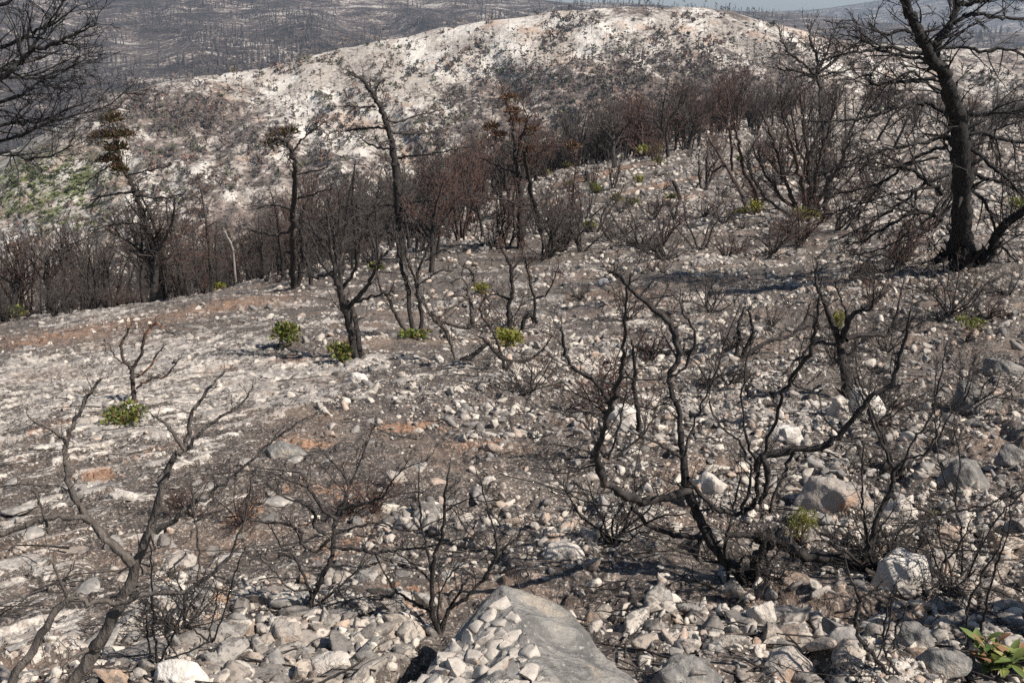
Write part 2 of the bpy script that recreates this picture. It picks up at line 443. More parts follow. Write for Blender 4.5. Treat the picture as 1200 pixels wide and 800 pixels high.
def twigs(out, pts, rad, rng, n, L, ang=.9, lvl=1, up=.05, wob=.16, t0=.15, rmin=.0012, nseg=5, sub=3, flat=1.0, rs=.55, k=3):
    """side twigs along a polyline, recursive"""
    N_ = len(pts)
    for _ in range(n):
        t = t0 + (1 - t0) * rng.random() ** .8
        f = t * (N_ - 1); i = min(int(f), N_ - 2); fr = f - i
        p = pts[i] * (1 - fr) + pts[i + 1] * fr; r = rad[i] * (1 - fr) + rad[i + 1] * fr
        tg = unit(pts[i + 1] - pts[i])
        q = rng.normal(0, 1, 3) * np.array([1, 1, flat]); q = unit(q - tg * q.dot(tg))
        a = ang * (.6 + .7 * rng.random())
        d = tg * math.cos(a) + q * math.sin(a)
        l = L * (.45 + .8 * rng.random()) * (1.1 - .5 * t)
        pp = wander(p, d, l, nseg, wob, up, rng)
        r0 = max(rmin * 1.3, min(r * rs, l * .022)); rr = np.linspace(r0, max(rmin, r0 * .3), nseg + 1)
        out.add(pp, rr, k if r0 < .01 else 5, rng=rng)
        if lvl > 1:
            twigs(out, pp, rr, rng, sub, l * .55, ang, lvl - 1, up, wob, .2, rmin, max(2, nseg - 1), sub, flat, .7, k)

def catmull(pts, m):
    pts = np.asarray(pts, float); n = len(pts)
    if n == 2: return pts[0] + (pts[1] - pts[0]) * np.linspace(0, 1, m + 1)[:, None]
    e = np.vstack([2 * pts[0] - pts[1], pts, 2 * pts[-1] - pts[-2]]); out = []
    for i in range(1, n):
        p0, p1, p2, p3 = e[i - 1], e[i], e[i + 1], e[i + 2]
        for t in np.linspace(0, 1, m, endpoint=False):
            out.append(.5 * ((2 * p1) + (p2 - p0) * t + (2 * p0 - 5 * p1 + 4 * p2 - p3) * t * t + (3 * p1 - p0 - 3 * p2 + p3) * t ** 3))
    out.append(pts[-1]); return np.array(out)

# ------------------------------------------------------------------ ground sheets
us = np.concatenate([np.linspace(-1.05, -.64, 30, endpoint=False), np.linspace(-.64, .64, 900), np.linspace(.64, 1.05, 31)[1:]]); NC = len(us)
rows_py = np.concatenate([np.linspace(1500, 1000, 12, endpoint=False), np.linspace(1000, 830, 40, endpoint=False), np.linspace(830, 195, 470)])
cen_py = np.array([s_of(rows_py)]).ravel()
_ls = LUT[:, len(LU) // 2]
ds = np.interp(cen_py, np.maximum.accumulate(_ls), np.exp(LL))
ds = ds[ds < 75]; ds = np.concatenate([ds, np.exp(np.linspace(math.log(ds[-1]), math.log(258), 50))[1:]])
UU, DD = np.meshgrid(us, ds); X = UU * DD; Yg = DD
Z, REL, TON = ground_full(X, Yg)
def grid_faces(nr, nc):
    i = np.arange(nr - 1)[:, None] * nc + np.arange(nc - 1)[None, :]
    return np.stack([i, i + 1, i + nc + 1, i + nc], -1).reshape(-1, 4)
PX, PY = to_px(np.stack([X, Yg, Z], -1))
def blob(cx, cy, rx, ry, rot=0):
    c, s_ = math.cos(R(rot)), math.sin(R(rot))
    a = ((PX - cx) * c - (PY - cy) * s_) / rx; b_ = ((PX - cx) * s_ + (PY - cy) * c) / ry
    return np.exp(-(a * a + b_ * b_))
pale = .34 + .60 * (fbm(X * .55, Yg * .55, 71, 4) - .5)
pale += .38 * blob(110, 460, 210, 75, 8) + .25 * blob(330, 450, 120, 30, 10) + .18 * blob(560, 430, 200, 35) + .2 * blob(700, 420, 120, 60)
pale += .22 * blob(900, 500, 170, 50) + .14 * blob(750, 330, 200, 40) + .25 * blob(1060, 260, 200, 50) + .15 * blob(720, 590, 120, 40)
pale -= .36 * blob(450, 500, 170, 50, 5) + .32 * blob(1120, 480, 80, 90) + .4 * blob(950, 680, 130, 60) + .35 * blob(760, 690, 90, 50) + .2 * blob(500, 620, 220, 70) + .15 * blob(640, 520, 80, 60)
pale -= .22 * blob(180, 620, 200, 60) + .2 * blob(620, 290, 90, 20)
pale += .10 * sstep(40, 14, 0 * Yg + 30) * 0 + .22 * sstep(14, 45, Yg)
orange = .62 * blob(60, 395, 110, 11, 8) + .56 * blob(270, 358, 130, 11, 8) + .9 * blob(115, 555, 30, 9) + .9 * blob(480, 500, 45, 8, 4)
orange += .7 * blob(350, 520, 40, 12) + .7 * blob(290, 600, 60, 10, 30) + .6 * blob(400, 575, 50, 12) + .9 * blob(700, 205, 60, 4, 14) + .9 * blob(770, 218, 60, 3, 12)
orange += .8 * blob(790, 233, 60, 3, 8) + .6 * blob(640, 238, 50, 4, 12) + .6 * blob(380, 295, 100, 5, 12) + .7 * blob(900, 195, 60, 4, 8) + .5 * blob(340, 420, 30, 6) + .6 * blob(410, 640, 60, 14, 10) + .5 * blob(560, 520, 60, 12) + .5 * blob(60, 500, 60, 8, 15) + .5 * blob(200, 520, 60, 8, 20) + .4 * blob(230, 440, 60, 6, 10) + .5 * blob(1000, 330, 80, 8) + .45 * blob(740, 350, 90, 20) + .5 * blob(470, 690, 40, 20)
sw = strata_w(X, Yg)
ground = link('ground', mesh_np('ground', np.stack([X, Yg, Z], -1).reshape(-1, 3), grid_faces(len(ds), NC), M['ground'], True,
        dict(pale=pale.ravel(), orange=orange.ravel(), strata=sw.ravel(), rel=(REL * 30).ravel(), tone=TON.ravel())), kind='structure')

def sheet(name, d0, crest, d1, zb, z1, cols_px, crest_py, crest_d, nr, nc, amp, fr, material, um=1.15, seed=0, extra=None, power=.9):
    u = np.linspace(-um, um, nc); cu = (np.array(cols_px) - 600) / F / .99
    k = 9
    cd = np.interp(u, cu, crest_d); cp = np.interp(u, cu, crest_py)
    ker = np.ones(k) / k
    cd = np.convolve(np.pad(cd, k // 2, mode='edge'), ker, 'valid'); cp = np.convolve(np.pad(cp, k // 2, mode='edge'), ker, 'valid')
    zc = s_of(cp) * cd
    t = np.linspace(0, 1.5, nr)[:, None]
    f1 = np.clip(t, 0, 1); f2 = np.clip((t - 1) / .5, 0, 1)
    D = d0 + (cd[None] - d0) * f1 + (d1 - cd[None]) * f2
    ease = (f1 ** power) * (1 - .12 * f1 * (1 - f1)) ; ease = np.where(f1 >= 1, 1, ease)
    sm = 1 - (1 - ease) ** 1.25
    Zs = zb + (zc[None] - zb) * sm - (zc[None] - z1) * f2 ** 1.5
    Xs = u[None] * D
    g = fbm(Xs * fr, D * fr, 81 + seed, 5) - .5
    rg = np.abs(2 * fbm(Xs * fr * 1.3 + D * fr * .5, D * fr * .35, 95 + seed, 4) - 1)
    near = np.clip(np.abs(1 - t) * 4, .25, 1)
    Zs = Zs + amp * (g * 1.2 + rg * .9 - .3) * near * np.clip(t * 5, 0, 1)
    V = np.stack([Xs, D, Zs], -1)
    at = extra(V, t + 0 * Xs) if extra else {}
    o = link(name, mesh_np(name, V.reshape(-1, 3), grid_faces(nr, nc), material, True, at), kind='structure')
    return o, V, at

def hill_extra(V, t):
    px, py = to_px(V)
    def bl(cx, cy, rx, ry): return np.exp(-(((px - cx) / rx) ** 2 + ((py - cy) / ry) ** 2))
    veg = .31 + .35 * (fbm(V[..., 0] * .02, V[..., 1] * .02, 7, 3) - .5)
    veg += .16 * bl(230, 145, 90, 26) - .05 * bl(60, 260, 90, 50) + .10 * bl(330, 190, 100, 40) - .35 * bl(560, 50, 190, 40) - .25 * bl(400, 120, 90, 50) - .2 * bl(300, 80, 80, 10)
    veg += .18 * bl(820, 110, 200, 30) + .16 * bl(600, 110, 120, 30) - .1 * bl(760, 25, 150, 18)
    green = 1.2 * bl(52, 222, 70, 36)
    return dict(veg=veg.ravel(), green=np.clip(green * 1.3, 0, 1).ravel())
HPX = [-600, -300, 0, 70, 150, 230, 330, 480, 600, 700, 800, 900, 1000, 1100, 1200, 1500]
hill, HV, HA = sheet('white_hill', 225, None, 760, -92, -125, HPX,
    [340, 300, 212, 165, 112, 92, 74, 38, 18, 8, 12, 28, 52, 62, 52, 40],
    [330, 330, 330, 340, 360, 380, 400, 420, 430, 435, 440, 450, 470, 500, 520, 600], 240, 560, 15, .022, M['hill'], extra=hill_extra)
FPX = [-600, 0, 300, 500, 600, 700, 800, 900, 960, 1050, 1200, 1500]
far, FV, _ = sheet('far_slope', 650, None, 3000, -150, -190, FPX,
    [-35, -28, -14, -6, -1, 3, 9, 14, 22, 34, 40, 30],
    [1700, 1700, 1700, 1750, 1800, 1850, 1900, 1900, 1850, 1600, 1500, 1500], 170, 420, 46, .0042, M['far'], seed=5)
mtn, MV, _ = sheet('mountain', 2600, None, 5200, -190, -190, [-600, 500, 700, 850, 930, 985, 1050, 1200, 1500],
    [30, 30, 22, 17, 12, 3, -8, -22, -22], [4000] * 9, 70, 260, 60, .0016, M['far'], seed=9)

# ------------------------------------------------------------------ rocks
def ico(sub):
    bm = bmesh.new(); bmesh.ops.create_icosphere(bm, subdivisions=sub, radius=1)
    V = np.array([v.co[:] for v in bm.verts]); Fc = np.array([[v.index for v in f.verts] for f in bm.faces]); bm.free()
    return V, Fc
ICO = {k: ico(k) for k in (1, 2, 3, 4)}
def rock_shape(sub, rng, cuts=9, rough=.06):
    V, Fc = ICO[sub]; V = V.copy() * (1 + 0)
    for _ in range(cuts):                       # angular faces broken off by planes
        n = unit(rng.normal(0, 1, 3)); h = rng.uniform(.36, .62)
        d = V @ n; o = np.maximum(d - h, 0); V = V - o[:, None] * n
    V = V / (np.linalg.norm(V, axis=1).mean() + .1)
    V = V * (1 + rough * (rng.random((len(V), 1)) - .5))
    V = V * np.array([rng.uniform(.85, 1.35), rng.uniform(.5, .9), rng.uniform(.35, .8)])
    return V, Fc
def rotm(a, b, c):
    ca, sa, cb, sb, cc, sc = np.cos(a), np.sin(a), np.cos(b), np.sin(b), np.cos(c), np.sin(c)
    return np.array([[cc * cb, cc * sb * sa - sc * ca, cc * sb * ca + sc * sa], [sc * cb, sc * sb * sa + cc * ca, sc * sb * ca - cc * sa], [-sb, cb * sa, cb * ca]])
LOW = [rock_shape(1, RNG, 6, .40) for _ in range(16)]
MED = [rock_shape(2, RNG, 13, .04) for _ in range(20)]
rocks = []                                      # x, y, z, size, tone
def toned(x, y, n):
    base = np.array([[.58, .52, .44], [.42, .37, .315], [.24, .22, .20], [.14, .128, .117], [.44, .335, .26]])
    px, py = to_px(np.stack([x, y, base_z(x, y)], -1))
    grey = np.exp(-(((px - 400) / 330) ** 2 + ((py - 560) / 110) ** 2)) * .5 + np.exp(-(((px - 1130) / 120) ** 2 + ((py - 520) / 160) ** 2)) * .55
    r = RNG.random(n) + 0 * x
    k = np.select([r < .34 - .2 * grey, r < .52 - .1 * grey, r < .74, r < .90], [0, 1, 2, 3], 4)
    return base[k] * (.85 + .3 * RNG.random((n, 1)))
for d1, d2, mn, dens in ((1.5, 3.0, .0065, 1700), (3.0, 4.5, .008, 1000), (4.5, 8, .012, 380), (8, 16, .022, 100), (16, 40, .05, 20), (40, 110, .12, 3.4)):
    n = int(dens * .55 * (d2 * d2 - d1 * d1) * .93)
    d = np.sqrt(RNG.random(n) * (d2 * d2 - d1 * d1) + d1 * d1); u = RNG.uniform(-.70, .70, n)
    x, y = u * d, d
    size = np.minimum(mn * RNG.random(n) ** (-1 / 2.0), .042 + .003 * d)
    q = fbm(x * 1.1, y * 1.1, 131, 3); sw_ = strata_w(x, y)
    keep = (RNG.random(n) < sstep(.36, .60, q + .14 * (y < 3.0)) * (1 - .9 * sw_ * (y > 3.4))) & (size < .25 * (1 - .6 * sw_) + (y < 3.4) * 1)
    # no stones under the big foreground boulder
    pxx, pyy = to_px(np.stack([x, y, base_z(x, y)], -1))
    keep &= ~((np.abs(pxx - 580 + (pyy - 705)) < 42) & (pyy > 716) & (y < 3))
    keep &= ~((y < 2.7) & (np.abs(pxx - 620) < 130) & (pyy > 700))
    x, y, size = x[keep], y[keep], size[keep]
    z = ground_z(x, y) + size * .02
    rocks.append(np.column_stack([x, y, z, size, toned(x, y, len(x))]))
rocks = np.concatenate(rocks)
# pebbly heaps the photograph shows: (px, py, spread px, n, size m, tone)
heaps = []
for px, py, rx, ry, n, s0, tn in ((330, 760, 150, 45, 260, .045, 1), (430, 735, 90, 40, 160, .04, 1), (820, 740, 120, 45, 260, .035, 0), (1000, 760, 120, 40, 180, .035, 0),
        (1000, 620, 60, 40, 150, .035, 0), (740, 520, 60, 30, 150, .04, 0), (850, 500, 90, 30, 150, .04, 0), (1130, 640, 70, 120, 260, .04, 1), (940, 545, 80, 25, 100, .05, 0),
        (680, 610, 80, 40, 220, .022, 0), (1100, 480, 100, 50, 160, .05, 0), (480, 615, 50, 20, 60, .05, 0), (570, 500, 140, 50, 200, .03, 1), (1080, 330, 110, 30, 200, .07, 0)):
    for _ in range(n):
        a, b_ = RNG.normal(0, .6, 2)
        heaps.append((px + a * rx, py + b_ * ry, s0 * .5 * RNG.random() ** (-1 / 2.2), tn))
H_ = np.array(heaps); q_ = (400 - H_[:, 1]) / F; Yh = CP + q_ * SP; uh = (H_[:, 0] - 600) / F / Yh; sh = (-SP + q_ * CP) / Yh
dh = np.zeros(len(H_))
for i in range(len(H_)):
    g = base_z(uh[i] * _dd[::4], _dd[::4]); k = np.argmax(g > sh[i] * _dd[::4]); dh[i] = _dd[::4][k]
xh, yh = uh * dh, dh; kp = (yh > 1.3) & ~((np.abs(H_[:, 0] - 580 + (H_[:, 1] - 705)) < 42) & (H_[:, 1] > 716)) & ~((yh < 2.7) & (np.abs(H_[:, 0] - 620) < 130) & (H_[:, 1] > 700))
rocks = np.concatenate([rocks, np.column_stack([xh, yh, ground_z(xh, yh) + H_[:, 2] * .08, np.minimum(H_[:, 2], .055), toned(xh, yh, len(xh))])[kp]])
pxr, pyr = to_px(rocks[:, :3]); spx = rocks[:, 3] / rocks[:, 1] * F * 1.6
spx = np.where((pxr > -10) & (pxr < 1210) & (pyr > 0) & (pyr < 815), spx, 0)
order = np.argsort(-spx); single = order[:300]; rest = order[300:]
HI = []
for k in range(14):
    V, Fc = rock_shape(3, RNG, 17, .012)
    V = V * (1 + .022 * (fbm(V[:, 0] * 2.5 + k, V[:, 1] * 2.5 + V[:, 2] * 2, 140 + k, 3)[:, None] - .5) * 2)
    HI.append(mesh_np('stone', V, Fc, M['stone_single']))
for i in single:
    x, y, z, s = rocks[i, :4]
    o = link('stone', HI[int(RNG.integers(14))], ground, (x, y, z)); o.scale = (s, s, s)
    o.rotation_euler = (RNG.normal(0, .35), RNG.normal(0, .35), RNG.random() * 6.28)
def pack_rocks(ids, lib):
    Vs, Fs, Cs, n = [], [], [], 0
    for i in ids:
        V, Fc = lib[int(RNG.integers(len(lib)))]
        m = rotm(RNG.normal(0, .4), RNG.normal(0, .4), RNG.random() * 6.28)
        Vs.append(V @ m.T * rocks[i, 3] + rocks[i, :3]); Fs.append(Fc + n); Cs.append(np.repeat(rocks[i:i + 1, 4:7], len(V), 0)); n += len(V)
    return np.concatenate(Vs), np.concatenate(Fs), np.concatenate(Cs)
V1, F1, C1 = pack_rocks([i for i in rest if spx[i] > 9], MED); V2, F2, C2 = pack_rocks([i for i in rest if spx[i] <= 9], LOW)
link('rubble', mesh_np('rubble', np.concatenate([V1, V2]), np.concatenate([F1, F2 + len(V1)]), M['stone'], cols=np.concatenate([C1, C2])), kind='stuff',
     label='loose limestone rubble and pebbles lying over the burnt slope')

rs = np.random.default_rng(44)
SL = []
for k in range(10):
    V, Fc = rock_shape(3, rs, 15, .01); V = V / np.abs(V).max(0) * [1, .68, .26]; V[:, 2] += .035 * (fbm(V[:, 0] * 3 + k, V[:, 1] * 3, 160 + k, 3) - .5) * 2
    SL.append(mesh_np('slab', V, Fc, M['stone_single'] if k % 2 else M['rock_slab']))
for (x0, x1, y0, y1, n, a0, a1, fl) in ((-10, 330, 560, 800, 34, .035, .11, 1), (330, 560, 560, 700, 14, .03, .06, 1), (230, 480, 690, 800, 30, .03, .075, 2.0), (640, 1200, 640, 800, 46, .022, .06, 2.4), (1020, 1200, 420, 640, 30, .035, .09, 2.2), (820, 1050, 540, 640, 14, .03, .07, 1.8), (330, 620, 440, 560, 14, .03, .08, 1)):
    for _ in range(n):
        px, py = rs.uniform(x0, x1), rs.uniform(y0, y1)
        if 425 < px < 760 and py > 690 and not (px < 500 and py < 760): continue
        g = hit(px, py); s_ = rs.uniform(a0, a1) ** 1.0 * (rs.uniform(.6, 1.1))
        o = link('slab', SL[int(rs.integers(10))], ground, (g[0], g[1], g[2] + s_ * .04)); o.scale = (s_, s_, s_ * fl)
        o.rotation_euler = (rs.normal(0, .14 * fl), rs.normal(0, .14 * fl), R(58) + rs.normal(0, .35) if fl == 1 else rs.random() * 6.28)

def boulder(pts, m, name, label, sub=3, rough=.02, cat='rock', bury=.25, origin=None):
    """convex core through the given world points, subdivided and roughened"""
    pts = np.array(pts); c = pts.mean(0) if origin is None else np.array(origin)
    bm = bmesh.new()
    for p in pts: bm.verts.new(p - c)
    bmesh.ops.convex_hull(bm, input=bm.verts)
    for v in [v for v in bm.verts if not v.link_faces]: bm.verts.remove(v)
    bmesh.ops.triangulate(bm, faces=bm.faces)
    for k in range(sub):
        bmesh.ops.subdivide_edges(bm, edges=bm.edges, cuts=1, use_grid_fill=True, smooth=0.0)
        bmesh.ops.triangulate(bm, faces=bm.faces)
    bmesh.ops.smooth_vert(bm, verts=bm.verts, factor=.25, use_axis_x=True, use_axis_y=True, use_axis_z=True)
    bm.normal_update()
    co = np.array([v.co[:] for v in bm.verts]); no = np.array([v.normal[:] for v in bm.verts])
    f = 1 / rough * .22
    h = fbm(co[:, 0] * f + co[:, 2] * f * .7, co[:, 1] * f - co[:, 2] * f * .6, 7, 4) - .5
    h2 = np.abs(2 * fbm(co[:, 0] * f * .5 + co[:, 2] * f * .5, co[:, 1] * f * .5 + co[:, 2] * f * .4 + 5, 17, 3) - 1)
    h3 = chips(co[:, 0] + co[:, 2] * .6, co[:, 1] - co[:, 2] * .7, 1.6 / (rough * 22), 900, .6, .75)[0]
    h4 = np.abs(2 * fbm(co[:, 0] * f * .22 - co[:, 2] * f * .3 + 3, co[:, 1] * f * .22 + co[:, 2] * f * .2, 27, 2) - 1)
    co = co + no * (rough * (h * 1.8 - 1.0 * h2 + .3 + .6 * h3 - 1.6 * np.clip(.16 - h4, 0, 1) * 6))[:, None]
    Fc = np.array([[v.index for v in f_.verts] for f_ in bm.faces]); bm.free()
    me = mesh_np(name, co, Fc, m, smooth=False)
    o = link(name, me, None, tuple(c), label=label, category=cat)
    return o, co + c, Fc

# the big boulder at the camera's feet: grey flank on the right, cobbles set in the left one
K = [P(590, 692, 2.46), P(656, 706, 2.52), P(700, 766, 2.30), P(752, 812, 2.15), P(612, 738, 2.26), P(645, 812, 1.98), P(545, 728, 2.40), P(486, 806, 2.12), P(560, 930, 1.72), P(720, 930, 1.72)]
K += [p + np.array([0, .05, -.45]) for p in (K[1], K[3], K[7], K[6])]
big, bv, bf = boulder(K, M['rock_grey'], 'boulder', 'big ridged grey boulder with cobbles set in its left face, bottom edge of the view', 5, .030)
tree_bvh = BVHTree.FromPolygons([Vector(v) for v in bv], [tuple(map(int, f)) for f in bf])
M['cobble'] = boulder_mat('pale_cobble', (.50, .45, .39), (.31, .275, .24), (.36, .27, .20), 1.0, .004)
CB = []
for k in range(8):
    V, Fc = rock_shape(3, RNG, 17, .012); V = V / np.abs(V).max(0) * [.62, .52, .42]; CB.append(mesh_np('cobble', V, Fc, M['cobble']))
n_c = 0; placed = []
for tr_ in range(9000):
    px, py = RNG.uniform(484, 640), RNG.uniform(702, 816)
    if px > 598 + (py - 712) * .46 or px < 590 - (py - 692) * .96 + 5: continue
    r = (15, 12, 10, 8, 6.5, 5)[min(5, tr_ // 1500)] * RNG.uniform(.85, 1.15)
    if any((px - a) ** 2 + (py - b_) ** 2 < (.56 * (r + c_)) ** 2 for a, b_, c_ in placed): continue
    ray = P(px, py, 1.0); h = tree_bvh.ray_cast(Vector((0, 0, 0)), Vector(ray))
    if h[0] is None: continue
    placed.append((px, py, r)); s = r / F * h[0].length * 1.70
    o = link('cobble', CB[n_c % 8], big, tuple(np.array(h[0]) - np.array(big.location) - np.array(h[1]) * s * .12))
    o.rotation_euler = (Vector(h[1]).to_track_quat('Z', 'Y').to_matrix() @ __import__('mathutils').Matrix.Rotation(RNG.random() * 6.28, 3, 'Z')).to_euler()
    o.scale = (s, s, s); n_c += 1
    if n_c > 230: break

def rk(px, py, wpx, hpx, m, label, name='boulder', flat=.7, seed=0, rot=None, sub=3):
    """a boulder whose foot is seen at the pixel, with its width and height in pixels"""
    rng = np.random.default_rng(seed + int(px * 7 + py)); g = hit(px, py); d = g[1]; hpx *= .72; wpx *= .92
    W = wpx / F * d * 1.06; Hh = hpx / F * d * .95
    pts = []
    for k in range(13):
        a = rng.random() * 6.28; r = rng.uniform(.42, .58); zz = rng.choice([-.3, .15, .6, .85], p=[.3, .2, .25, .25])
        rr = r * (1 - .45 * max(zz, 0))
        pts.append(g + np.array([math.cos(a) * rr * W, (math.sin(a) * rr * flat + flat * .35) * W, zz * Hh]))
    for a in (0, 1.6, 3.1, 4.7): pts.append(g + np.array([math.cos(a) * .5 * W, (math.sin(a) * .5 * flat + flat * .35) * W, -.2 * Hh]))
    return boulder(pts, M[m], name, label, sub, max(.006, W * .06))
for a in (
    (1062, 688, 82, 66, 'rock_white', 'pale boulder streaked with black soot lying under the bent charred trunk'),
    (1018, 486, 56, 44, 'rock_white', 'bright white block beside the foot of the small forked burnt tree'),
    (985, 488, 36, 40, 'rock_pale', 'pale rock touching the foot of the small forked burnt tree on its left'),
    (922, 520, 50, 30, 'rock_white', 'white rounded rock between the charred shrubs, left of the bright white block'),
    (985, 600, 112, 50, 'rock_tan', 'broad rough bedrock block with a black shadow below its left edge'),
    (1052, 612, 66, 46, 'rock_pale', 'smooth grey wedge shaped rock below the thin shrub stems on the right'),
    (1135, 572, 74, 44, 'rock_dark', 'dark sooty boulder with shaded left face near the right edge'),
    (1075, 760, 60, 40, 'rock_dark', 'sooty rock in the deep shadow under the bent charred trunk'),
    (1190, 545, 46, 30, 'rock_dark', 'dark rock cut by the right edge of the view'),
    (1105, 668, 48, 32, 'rock_tan', 'tan rock between the pale streaked boulder and the right edge'),
    (893, 735, 50, 46, 'rock_pale', 'layered pale rock below the foot of the large charred shrub'),
    (805, 822, 120, 54, 'rock_grey', 'wide grey slab at the bottom edge right of the big ridged boulder'),
    (925, 800, 90, 50, 'rock_tan', 'smooth tan slab crossed by branch shadows at the bottom edge'),
    (205, 812, 90, 52, 'rock_white', 'whitish rock at the bottom edge beside the thick grey branch'),
    (330, 762, 62, 50, 'rock_tan', 'upright block with vertical grooves left of the twiggy charred shrub foot'),
    (418, 786, 70, 48, 'rock_grey', 'grey block left of the black hollow beside the big ridged boulder'),
    (385, 795, 80, 34, 'rock_pale', 'flat pale slab in front of the grooved block'),
    (330, 536, 60, 18, 'rock_grey', 'flat grey stone lying alone on the bare slope at mid left'),
    (462, 568, 36, 28, 'rock_tan', 'tan stone alone on the grey slope above the spreading twiggy shrub'),
    (730, 498, 52, 34, 'rock_white', 'white rock at the foot of the charred upright stake'),
    (835, 578, 50, 34, 'rock_pale', 'cracked pale rock behind the trunk of the large charred shrub'),
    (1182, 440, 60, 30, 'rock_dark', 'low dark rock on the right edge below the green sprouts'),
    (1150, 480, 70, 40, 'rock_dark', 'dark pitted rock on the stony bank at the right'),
    (660, 655, 60, 22, 'rock_pale', 'low pale rock behind the peak of the big ridged boulder'),
    (515, 352+70, 10, 6, 'rock_white', 'small white stone below the twisted dead shrub'),
    (418, 448, 28, 14, 'rock_white', 'white stone on the slope below the two stemmed burnt tree'),
    (706, 335, 20, 12, 'rock_white', 'small bright stone under the tip of the long leaning branch'),
    (1110, 790, 90, 40, 'rock_grey', 'grey stone left of the broad leaved sprouts at the bottom right'),
    (140, 585, 40, 10, 'rock_pale', 'thin pale slab between the branches of the grey forked shrub'),
    ): rk(*a)

# ------------------------------------------------------------------ leaves
GREENS = np.array([[.13, .17, .035], [.21, .24, .05], [.06, .09, .025], [.24, .25, .06], [.20, .13, .06]])
def leaf_cloud(name, origin, blobs, n, L, W, rng, cols, material, lift=.3):
    """folded leaves spread through ellipsoids; blobs = (centre, radii)"""
    V = np.zeros((n, 4, 3)); C = np.zeros((n, 4, 3))
    for i in range(n):
        c, r = blobs[int(rng.integers(len(blobs)))]
        o = unit(rng.normal(0, 1, 3)); o[2] = abs(o[2]) * 1.0 if rng.random() < .8 else o[2]
        p = np.array(c) + o * np.array(r) * rng.random() ** .5
        d = unit(o + rng.normal(0, .5, 3) + np.array([0, 0, lift])); s = unit(np.cross(d, rng.normal(0, 1, 3))); up = np.cross(s, d)
        l, w_ = L * rng.uniform(.6, 1.25), W * rng.uniform(.7, 1.2)
        V[i] = [p, p + d * l * .5 + s * w_ + up * w_ * .35, p + d * l, p + d * l * .5 - s * w_ + up * w_ * .35]
        C[i] = cols[int(rng.integers(len(cols)))] * rng.uniform(.75, 1.25)
    b = np.arange(n)[:, None] * 4
    Fc = np.concatenate([b + np.array([0, 1, 2]), b + np.array([0, 2, 3])])
    return mesh_np(name, V.reshape(-1, 3) - np.array(origin), Fc, material, cols=C.reshape(-1, 3))

def sprout(px, py, wpx, hpx, label, n=160, yellow=0, leaf=.035, group=None, aspect=.3):
    leaf *= .68; n = int(n * 1.7); rng = np.random.default_rng(int(px * 3 + py)); g = hit(px, py); d = g[1]; W = wpx / F * d / 2; H = hpx / F * d
    root = empty('resprouting_shrub', tuple(g), label, 'shrub', group)
    bl = []
    for k in range(7):
        a, r = rng.random() * 6.28, rng.random() ** .5 * .7
        bl.append((g + np.array([math.cos(a) * r * W, math.sin(a) * r * W, H * rng.uniform(.15, .55)]), (W * .45, W * .45, H * .45)))
    cols = GREENS if not yellow else (GREENS * .6 + .4 * np.array([.33, .30, .05]) if yellow == 1 else np.array([[.36, .30, .05], [.25, .24, .05], [.18, .2, .04]]))
    link('leaves', leaf_cloud('leaves', g, bl, n, leaf, leaf * aspect, rng, cols, M['leaf']), root)
    T = Tubes()
    for k in range(9):
        c = bl[k % 7][0] + rng.normal(0, 1, 3) * W * .2; T.add(catmull([g - np.array([0, 0, .02]), (g + c) / 2 + rng.normal(0, 1, 3) * W * .1, c], 3), np.linspace(.004, .0015, 7) * max(1, d / 6), 3)
    link('stem', T.mesh('stem', M['twig_red'], g), root)
    return root
sprout(340, 405, 48, 28, 'round bright green sprouting bush on pale rock left of the two stemmed burnt tree', 420, 0, .07)
sprout(146, 494, 58, 22, 'low green resprouting clump under the small orange stemmed burnt shrub', 420, 0, .045)
sprout(400, 424, 24, 26, 'dark green sprouts at the left foot of the two stemmed burnt tree', 170, 0, .08)
sprout(600, 404, 40, 24, 'yellow green sprouting bush beside the black arched stub', 320, 1, .07)
sprout(565, 344, 22, 14, 'small green bush on bare slope right of the twisted dead shrub', 150, 1, .08)
sprout(488, 398, 34, 10, 'low green growth at the foot of the three thin burnt stems', 120, 0, .08)
sprout(1136, 388, 40, 18, 'small green bush among stones below the great burnt tree', 260, 0, .05)
sprout(981, 390, 26, 32, 'yellow green sprouts behind the small forked burnt tree', 220, 1, .05)
sprout(945, 262, 40, 20, 'bright green shoots at the foot of the many stemmed burnt bush', 240, 1, .12)
sprout(885, 252, 22, 20, 'yellowish shoots at the foot of the leaning red stems', 120, 2, .12)
sprout(937, 636, 40, 48, 'yellow green heath like clump in the middle of the large charred shrub', 900, 1, .018, None, .16)
sprout(1093, 612, 20, 14, 'tiny green clump beside the smooth grey wedge rock', 160, 0, .018)
sprout(1192, 250, 30, 24, 'dark green growth behind the great burnt tree on the right edge', 160, 0, .12)
sprout(760, 184, 34, 16, 'bright green shoots under the reddish burnt bush on the far slope', 160, 1, .3)
for i, (a, b_) in enumerate(((640, 206), (700, 226), (667, 219), (748, 214), (741, 241), (722, 236), (696, 222), (838, 120), (868, 190), (690, 270), (440, 318), (868, 252), (665, 196), (770, 193), (905, 116), (790, 236), (345, 272), (250, 278), (20, 372))):
    sprout(a, b_, 14, 8, 'tiny green tuft sprouting on the burnt slope among dead scrub', 60, i % 2, .22, 'tiny green tufts on the burnt slope')
